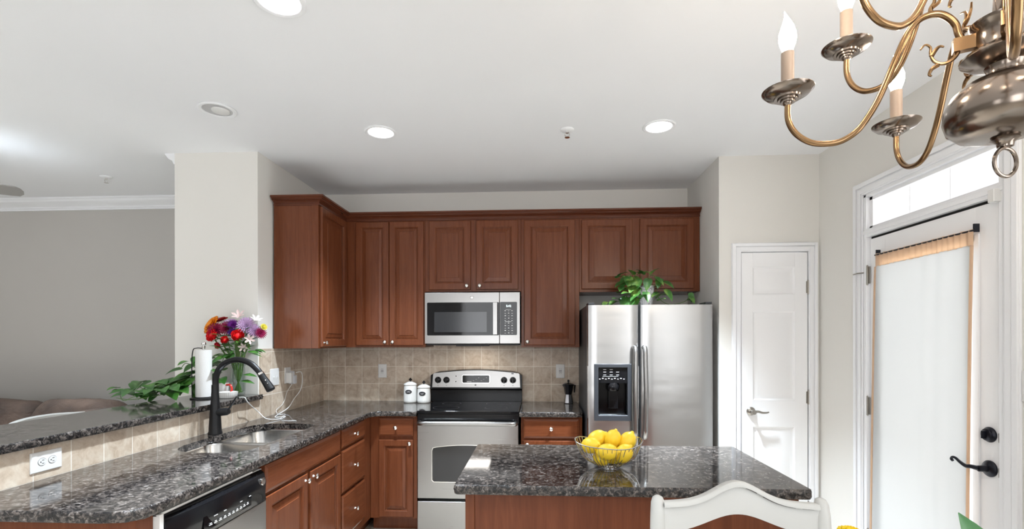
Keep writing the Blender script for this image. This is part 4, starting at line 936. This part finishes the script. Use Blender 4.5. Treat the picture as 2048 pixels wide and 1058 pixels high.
pothos('pothos_plant', 'green trailing pothos spilling left along the bar from behind the towel roll', (-2.2, 3.12, BT), st, M_leaf, lv, pot1)

# plant on the refrigerator
FT = 1.696
def pot2(t):
    q = MB(); q.lathe([(.050, FT), (.055, FT+.004), (.068, FT+.13), (.070, FT+.150), (.064, FT+.150), (.058, FT+.12), (.0, FT+.12)], (.795, 3.73, 0), 28)
    m = mat('marble_pot', (.82, .80, .80), .35); nt, bs = NT(m)
    nt.links.new(ramp(nt, noise(nt, coords(nt), 13, 3, .5, 1.5), [(.47, (.80, .79, .80)), (.495, (.05, .05, .06)), (.52, (.80, .79, .80))]), bs.inputs['Base Color'])
    q.build('pot', m, t, label='white pot with thin black veining')
lv = []; rnd = random.Random(5)
for px, pz, py, L in [(.575, 1.90, 3.64, .085), (.62, 1.87, 3.68, .07), (.66, 1.91, 3.66, .09), (.70, 1.93, 3.68, .08), (.67, 1.86, 3.64, .08), (.735, 1.93, 3.70, .09), (.77, 1.93, 3.68, .085), (.83, 1.93, 3.68, .08), (.85, 1.90, 3.64, .08), (.80, 1.89, 3.64, .09), (.73, 1.88, 3.62, .10), (.89, 1.89, 3.66, .08), (.91, 1.87, 3.66, .09), (.69, 1.83, 3.62, .08),
                      (.65, 1.82, 3.62, .09), (.73, 1.82, 3.62, .08), (.60, 1.80, 3.64, .06), (.67, 1.78, 3.60, .09), (.72, 1.79, 3.60, .09), (.77, 1.79, 3.60, .08), (.63, 1.755, 3.62, .09), (.68, 1.75, 3.60, .09), (.74, 1.75, 3.60, .08), (.88, 1.79, 3.66, .07), (.92, 1.81, 3.64, .09), (.86, 1.75, 3.64, .07), (.87, 1.73, 3.62, .07), (.56, 1.73, 3.64, .07), (.59, 1.735, 3.62, .07), (.50, 1.725, 3.66, .06), (.84, 1.83, 3.70, .07)]:
    lv.append(((px, py, pz), (rnd.uniform(-.8, .8), -.5, rnd.uniform(-.9, .5)), L*1.1, L*.74))
    if px < .76 and pz > 1.74: lv.append(((px+rnd.uniform(-.03, .03), py+.04, pz+rnd.uniform(-.02, .02)), (rnd.uniform(-.8, .8), -.5, rnd.uniform(-.7, .4)), L*1.05, L*.7))
lv += [((1.11, 3.68, 1.765), (.2, -.5, -.4), .075, .045), ((1.12, 3.70, 1.79), (.1, -.3, -.8), .07, .045), ((1.09, 3.68, 1.735), (.7, -.4, .1), .06, .04)]
st = [[(.775, 3.80, FT+.12), (.74, 3.74, 1.87), (.69, 3.66, 1.86), (.64, 3.64, 1.76), (.55, 3.64, 1.72), (.46, 3.66, 1.715)], [(.775, 3.80, FT+.12), (.72, 3.72, 1.93), (.60, 3.67, 1.90)], [(.775, 3.80, FT+.12), (.84, 3.74, 1.93), (.90, 3.67, 1.88)], [(.775, 3.80, FT+.12), (.87, 3.74, 1.86), (.88, 3.68, 1.76), (.98, 3.75, 1.71), (1.08, 3.70, 1.73), (1.12, 3.70, 1.78)], [(.775, 3.8, FT+.12), (.77, 3.72, 1.92), (.73, 3.63, 1.85), (.71, 3.61, 1.77)]]
pothos('pothos_plant', 'light green pothos in a white pot on top of the refrigerator', (.795, 3.73, FT), st, M_leafb, lv, pot2)

# ------------------------------------------------------------------ ceiling fixtures
def can(x, y, lit, label):
    t = thing('recessed_light', label, 'ceiling light', (x, y, H), 'recessed ceiling lights')
    q = MB(); q.lathe([(.098, H-.0005), (.099, H-.004), (.092, H-.008), (.078, H-.006), (.074, H-.0005)], (x, y, 0), 40, cap=False); q.build('trim_ring', M_trim, t)
    if lit:
        q = MB(); q.lathe([(.0, H-.0075), (.05, H-.007), (.075, H-.004), (.076, H-.001)], (x, y, 0), 36, cap=False); q.build('lens', M_can, t, label='bright lit lens')
    else:
        q = MB(); q.lathe([(.076, H-.003), (.070, H-.0015), (.066, H-.0008), (.0, H-.0008)], (x, y, 0), 36, cap=False); bf = q.build('baffle', mat('baffle_grey', (.52, .52, .53), .5), t)
        q = MB(); q.lathe([(.0, H-.012), (.03, H-.011), (.045, H-.006), (.047, H-.001)], (x+.01, y+.012, 0), 28, cap=False); q.build('lamp_face', M_white, t, label='unlit white lamp')
can(-1.795, 2.665, False, 'unlit recessed ceiling light above the bar, left of the lit ones')
can(-.977, 3.010, True, 'lit recessed ceiling light above the counter corner left of the sprinkler')
can(.731, 3.027, True, 'lit recessed ceiling light right of the sprinkler before the pantry')
can(-.984, 1.822, True, 'lit recessed ceiling light cut by the top edge of the photo')
def sprinkler(x, y, label):
    t = thing('sprinkler_head', label, 'sprinkler', (x, y, H), 'ceiling sprinklers')
    q = MB(); q.lathe([(.042, H-.0005), (.042, H-.003), (.036, H-.008), (.020, H-.011), (.012, H-.012)], (x, y, 0), 28); q.build('escutcheon', M_trim, t)
    q = MB(); q.lathe([(.010, H-.012), (.010, H-.022), (.004, H-.024)], (x, y, 0), 14); q.tube(crom([(x-.010, y, H-.018), (x-.015, y, H-.030), (x-.008, y, H-.043), (x, y, H-.046), (x+.008, y, H-.043), (x+.015, y, H-.030), (x+.010, y, H-.018)], 4), .0025, 6)
    q.lathe([(.016, H-.048), (.016, H-.0495), (.0, H-.050)], (x, y, 0), 18); q.build('deflector', M_chrome, t)
sprinkler(.178, 3.04, 'small chrome sprinkler head on the ceiling between two lit lights'); sprinkler(-3.40, 3.70, 'sprinkler head on the darker living room ceiling')
# ceiling fan (one blade reaches into the frame)
fn = thing('ceiling_fan', 'grey-bladed ceiling fan at the left edge above the living room', 'ceiling fan', (-3.92, 2.647, H))
M_fan = mat('fan_grey', (.30, .29, .28), .5); M_fanm = mat('fan_motor', (.35, .35, .35), .35, .8)
q = MB(); q.lathe([(.07, H-.001), (.065, H-.04), (.015, H-.055), (.012, H-.20), (.05, H-.21), (.11, H-.235), (.115, H-.30), (.08, H-.33), (.09, H-.35), (.07, H-.39), (.0, H-.40)], (-3.92, 2.647, 0), 32); q.build('motor', M_fanm, fn)
for k in range(5):
    a = 2*PI*k/5+.61; c_, s_ = math.cos(a), math.sin(a)
    Ff = lambda u, v, n, c_=c_, s_=s_: Vector((-3.92+u*c_-v*s_, 2.647+u*s_+v*c_, 2.415+n-v*.22))
    q = MB(); q.prism([(.17, -.045), (.20, -.06), (.60, -.068), (.655, -.062), (.678, -.035), (.685, 0), (.678, .035), (.655, .062), (.60, .068), (.20, .06), (.17, .045)], 0, .008, Ff); b_ = q.build('blade', M_fan, fn, bevel=.002)
    q = MB(); q.box(.09, .24, -.015, .015, -.006, 0, Ff); q.build('blade_iron', M_fanm, b_)

# ------------------------------------------------------------------ chandelier
cx, cy = .887, .985
ch = thing('chandelier', 'antique brass two-tier candle chandelier hanging at the upper right', 'chandelier', (cx, cy, 1.80))
q = MB(); q.lathe([(.001, 1.808), (.012, 1.810), (.013, 1.818), (.022, 1.824), (.020, 1.828), (.044, 1.830), (.070, 1.838), (.086, 1.853), (.092, 1.874), (.090, 1.896), (.080, 1.918), (.060, 1.936), (.038, 1.946), (.028, 1.949), (.026, 1.955), (.030, 1.966), (.050, 1.972), (.066, 1.985), (.062, 1.992), (.048, 1.998), (.044, 2.004), (.044, 2.038), (.050, 2.044), (.052, 2.052), (.030, 2.060), (.018, 2.07), (.016, 2.11), (.03, 2.12), (.034, 2.135), (.048, 2.15), (.046, 2.19), (.05, 2.20), (.03, 2.215), (.016, 2.24), (.014, 2.34), (.03, 2.36), (.03, 2.39), (.010, 2.41), (.006, 2.42)], (cx, cy, 0), 48)
q.build('hub', M_pewter, ch, angle=50)
q = MB(); q.tube([(cx+.024*math.cos(2*PI*k/28)*.97, cy+.024*math.cos(2*PI*k/28)*.15, 1.781+.027*math.sin(2*PI*k/28)) for k in range(28)], .0035, 10, closed=True); q.build('hanging_ring', M_pewter, ch)
q = MB()
for k in range(11):
    z = 2.43+k*.026; q.tube([(cx+(.008*math.cos(a) if k % 2 else 0), cy+(0 if k % 2 else .008*math.cos(a)), z+.017*math.sin(a)) for a in [2*PI*j/14 for j in range(14)]], .002, 6, closed=True)
q.lathe([(.065, H-.001), (.060, H-.012), (.02, H-.022), (.006, H-.03)], (cx, cy, 0), 32); q.build('chain', M_brass, ch)
armL = [(.060, 2.028), (.067, 2.046), (.071, 2.065), (.081, 2.082), (.096, 2.095), (.114, 2.098), (.131, 2.091), (.147, 2.070), (.165, 2.026), (.185, 1.972), (.204, 1.930), (.229, 1.893), (.258, 1.875), (.288, 1.874), (.318, 1.884), (.345, 1.909), (.360, 1.943), (.361, 1.985)]
scrL = [(.064, 2.040), (.066, 2.020), (.071, 2.004), (.082, 1.995), (.094, 1.995), (.105, 2.004), (.110, 2.020), (.110, 2.032), (.118, 2.040), (.126, 2.032)]
scr2 = [(.109, 2.014), (.101, 2.026), (.095, 2.030), (.089, 2.027)]; scr3 = [(.098, 1.994), (.108, 1.988), (.112, 1.978), (.108, 1.974)]
scr4 = [(.108, 2.097), (.110, 2.110), (.104, 2.122), (.106, 2.136), (.120, 2.142)]; scr5 = [(.108, 2.112), (.098, 2.118), (.090, 2.130), (.088, 2.145)]
def arm(az, zo, sc_, rout, label):
    a = math.radians(az); c_, s_ = math.cos(a), math.sin(a)
    def T(r, z): rr = rout-(.361-r)*sc_; return Vector((cx+rr*c_, cy+rr*s_, z+zo))
    q = MB(); q.tube(crom([T(*p) for p in armL], 5), .0064, 12)
    for s in (scrL, scr2, scr3, scr4, scr5): P_ = crom([T(*p) for p in s], 4); q.tube(P_, [.0045-.0028*i/(len(P_)-1) for i in range(len(P_))], 8)
    U_ = Vector((-s_, c_, 0))
    q.rings([[T(r_, z_)+U_*w_ for z_, w_ in ((2.010, -.008), (2.010, .008), (2.036, .008), (2.036, -.008))] for r_ in (.03, .076)], smooth=False)
    o = q.build('arm', M_brass, ch, label=label)
    e = T(.361, 0); z = zo
    q = MB(); q.lathe([(.006, z+1.975), (.009, z+1.978), (.010, z+1.982), (.015, z+1.982), (.0155, z+1.986), (.021, z+1.986), (.0215, z+1.990), (.028, z+1.990), (.0285, z+1.994), (.044, z+1.999), (.053, z+2.008), (.0535, z+2.010), (.044, z+2.003), (.02, z+1.998), (.0, z+1.997)], (e.x, e.y, 0), 36); q.build('drip_pan', M_pewter, o)
    q = MB(); q.lathe([(.0135, z+1.997), (.0135, z+2.095), (.012, z+2.097), (.0, z+2.097)], (e.x, e.y, 0), 24); q.build('candle_sleeve', M_candle, o)
    q = MB(); z += 2.097; n = 14; pr = [(.010, 0), (.012, .006), (.0165, .018), (.0185, .030), (.0175, .043), (.013, .058), (.008, .070), (.004, .080), (.0015, .088), (.0004, .092)]
    rs = []
    for r_, h_ in pr:
        bend = .006*max(0, (h_-.055)/.035)**2
        rs.append([Vector((e.x-bend+r_*math.cos(2*PI*j/16), e.y+r_*math.sin(2*PI*j/16), z+h_)) for j in range(16)])
    q.rings(rs); q.build('bulb', M_bulb, o, label='lit flame-shaped bulb')
for az, lb in ((153, 'lower arm reaching toward the sink'), (82, 'lower arm reaching toward the patio door'), (230, 'lower arm pointing at the viewer'), (302, None), (10, None)): arm(az, 0, 1, .361, lb)
for az, lb in ((116, 'upper arm between the two visible lower arms'), (188, 'upper arm at the left cut by the frame'), (260, None), (332, None), (44, None)): arm(az, .155, .84, .297, lb)

# ------------------------------------------------------------------ dining chair (back toward the island)
cb = thing('dining_chair', 'distressed white wooden chair with arched top rail before the island', 'chair', (.50, 1.1, 0))
Yc = 1.28
def crest_top(t): return 1.030+.050*math.exp(-((t-.5)/.20)**2)-.006*math.cos(2*PI*t)*0+.002
def crest_bot(t): return .952+.046*math.exp(-((t-.5)/.27)**2)
n = 36; x0, x1 = .318, .700
def crest(mb, e0, e1, y0, y1, lo=None):
    rs = []
    for i in range(n+1):
        t = i/n; x = x0+(x1-x0)*t; cv = .018*math.sin(PI*t); b = crest_bot(t) if lo is None else crest_top(t)-lo
        tp = crest_top(t)
        rs.append([Vector((x, y0+cv, b)), Vector((x, y0+cv, tp-e0)), Vector((x, y0+cv+.004, tp-e0*.3)), Vector((x, (y0+y1)/2+cv, tp)), Vector((x, y1+cv-.002, tp-e1*.5)), Vector((x, y1+cv, b))])
    mb.rings(rs)
q = MB(); crest(q, .006, .004, Yc-.010, Yc+.014); cr = q.build('top_rail', M_chair, cb, angle=50)
q = MB(); crest(q, .006, .004, Yc-.017, Yc-.006, lo=.0125); q.build('rail_bead', M_chair, cr, angle=50)
q = MB()
for (a, b) in ((.04, .15), (.17, .33), (.36, .42), (.55, .62), (.66, .86), (.9, .97)):
    q.tube([Vector((x0+(x1-x0)*t, Yc-.0105+.018*math.sin(PI*t), crest_top(t)-.0135)) for t in [a+(b-a)*k/10 for k in range(11)]], .0015, 5)
q.build('worn_line', M_wear, cr, label='dark worn paint line under the bead')
for s, xx in ((-1, .303), (1, .715)):
    q = MB(); rs = []
    for z, y, w_, d_ in ((0, Yc+.06, .016, .018), (.45, Yc-.015, .019, .022), (.75, Yc-.012, .018, .02), (.95, Yc-.002, .017, .018), (1.0, Yc, .0165, .018), (1.028, Yc+.004, .015, .016), (1.040, Yc+.007, .011, .011), (1.044, Yc+.009, .004, .004)):
        xo = xx+s*max(0, (z-.9))*-.02; rs.append([Vector((xo+w_*math.cos(a)*(1.15 if abs(math.cos(a)) > .5 else 1), y+d_*math.sin(a), z)) for a in [2*PI*k/12+.26 for k in range(12)]])
    q.rings(rs); q.build('rear_leg', M_chair, cb, angle=60)
q = MB(); q.prism([(.30, .83), (.285, .86), (.31, 1.275), (.71, 1.275), (.735, .86), (.72, .83)], .435, .462); q.build('seat', M_chair, cb, bevel=.006)
for xx in (.31, .705): q = MB(); q.lathe([(.014, 0), (.018, .1), (.022, .25), (.016, .38), (.021, .435)], (xx, .87, 0), 14); q.build('front_leg', M_chair, cb)
q = MB()
for z, y in ((.60, Yc-.012), (.76, Yc-.010)): q.box(.318, .70, y-.008, y+.010, z, z+.055)
q.build('ladder_rail', M_chair, cb, bevel=.004)
q = MB()
for xx in (.308, .707): q.tube([(xx, .87, .2), (xx, Yc+.03, .2)], .009, 8)
q.tube([(.308, 1.07, .2), (.707, 1.07, .2)], .009, 8); q.build('stretcher', M_chair, cb)
# dining table with flowers
tb = thing('dining_table', 'white dining table below the frame under the chandelier', 'table', (.9, .5, 0))
q = MB(); q.prism(rrect(.30, 1.60, -.15, .80, .05), .72, .752); q.build('table_top', M_chair, tb, bevel=.006)
for xx in (.38, 1.52):
    for yy in (-.05, .70): q = MB(); q.box(xx-.03, xx+.03, yy-.03, yy+.03, 0, .72); q.build('leg', M_chair, tb, bevel=.006)
q = MB(); q.lathe([(.04, .7525), (.05, .756), (.055, .85), (.04, .93), (.045, .95), (.042, .95), (.036, .93), (.05, .85), (.045, .765), (0, .762)], (.545, .70, 0), 28); tag(q.build('table_vase', M_vglass), 'vase on the dining table below the yellow flower', 'vase')
bq = thing('table_bouquet', 'yellow flower and broad green leaves rising at the bottom right edge', 'flowers', (.545, .70, .77))
q = MB(); q.tube(crom([(.545, .70, .77), (.50, .70, .98), (.432, .70, 1.165)], 5), .003, 8); q.tube([(.545, .70, .77), (.575, .70, 1.09)], .003, 6); q.tube([(.545, .70, .77), (.68, .70, 1.08)], .003, 6); q.build('stems', M_stem, bq)
bloom('daisy', (.428, .70, 1.176), .017, (0, -.15, 1), (.85, .60, .01), 'yellow flower head')
bloom('daisy', (.440, .72, 1.166), .013, (.3, .1, 1), (.85, .60, .01), 'yellow flower head')
M_ctl = mat('broad_leaf', (.05, .16, .05), .45)
q = MB(); leafmesh(q, (.648, .70, 1.046), (-.28, .0, 1), (0, -1, .2), .155, .075, heart=False); leafmesh(q, (.655, .70, 1.09), (.60, .0, .75), (0, -1, .2), .14, .055, heart=False); q.build('leaves', M_ctl, bq, fixn=False, angle=180)

# ------------------------------------------------------------------ living room sofa + table
sf = thing('sofa', 'brown suede sofa with puffy cushions beyond the bar', 'sofa', (-4.4, 3.6, 0))
q = MB(); q.box(-5.6, -3.35, 3.15, 4.10, .08, .42); q.build('base', M_sofa, sf, bevel=.04)
for i in range(3):
    xa = -5.42+i*.69; M_ = Matrix.Rotation(-.15, 3, 'X')
    q = MB(); q.sball((xa+.33, 3.80, .72), (.36, .17, .255), .6, M_); o = q.build('back_cushion', M_sofa, sf)
    d_ = o.modifiers.new('d', 'DISPLACE'); tx = bpy.data.textures.new('puff', 'CLOUDS'); tx.noise_scale = .25; d_.texture = tx; d_.strength = .06
    q = MB(); q.sball((xa+.33, 3.46, .46), (.35, .34, .12), .5); q.build('seat_cushion', M_sofa, sf)
for xa in (-5.6, -3.42):
    q = MB(); q.sball((xa+.02, 3.62, .62), (.17, .50, .30), .6); o = q.build('armrest', M_sofa, sf)
st_ = thing('bar_stool', 'white bar stool whose curved back rail just shows behind the bar top', 'stool', (-2.70, 2.70, 0))
q = MB(); pts = crom([(-2.80, 2.43, .985), (-2.875, 2.54, .995), (-2.925, 2.68, 1.0), (-2.920, 2.83, 1.0), (-2.86, 2.955, .992)], 6)
rs = []
for i_, p in enumerate(pts):
    t_ = (pts[min(i_+1, len(pts)-1)]-pts[max(i_-1, 0)]).normalized(); nn_ = Vector((t_.y, -t_.x, 0))
    rs.append([p+nn_*a+Vector((0, 0, b)) for a, b in ((-.012, -.07), (-.012, .0), (0, .008), (.012, 0), (.012, -.07), (0, -.075))])
q.rings(rs); q.build('back_rail', M_chair, st_)
q = MB(); q.prism(rrect(-2.87, -2.50, 2.50, 2.89, .06), .70, .735); q.build('seat', M_chair, st_, bevel=.005)
for yy in (2.54, 2.85): q = MB(); q.tube([(-2.53, yy, 0), (-2.53, yy, .70)], .018, 10); q.build('front_leg', M_chair, st_)
for yy, xt in ((2.51, -2.86), (2.90, -2.885)): q = MB(); q.tube(crom([(-2.88, yy, 0), (-2.88, yy, .6), (xt, yy, .94)], 5), .016, 10); q.build('rear_leg', M_chair, st_)
q = MB(); q.tube([(-2.53, 2.54, .28), (-2.53, 2.85, .28)], .01, 8)
for yy in (2.53, 2.87): q.tube([(-2.53, yy, .28), (-2.88, yy, .28)], .01, 8)
q.build('footrest', M_chair, st_)
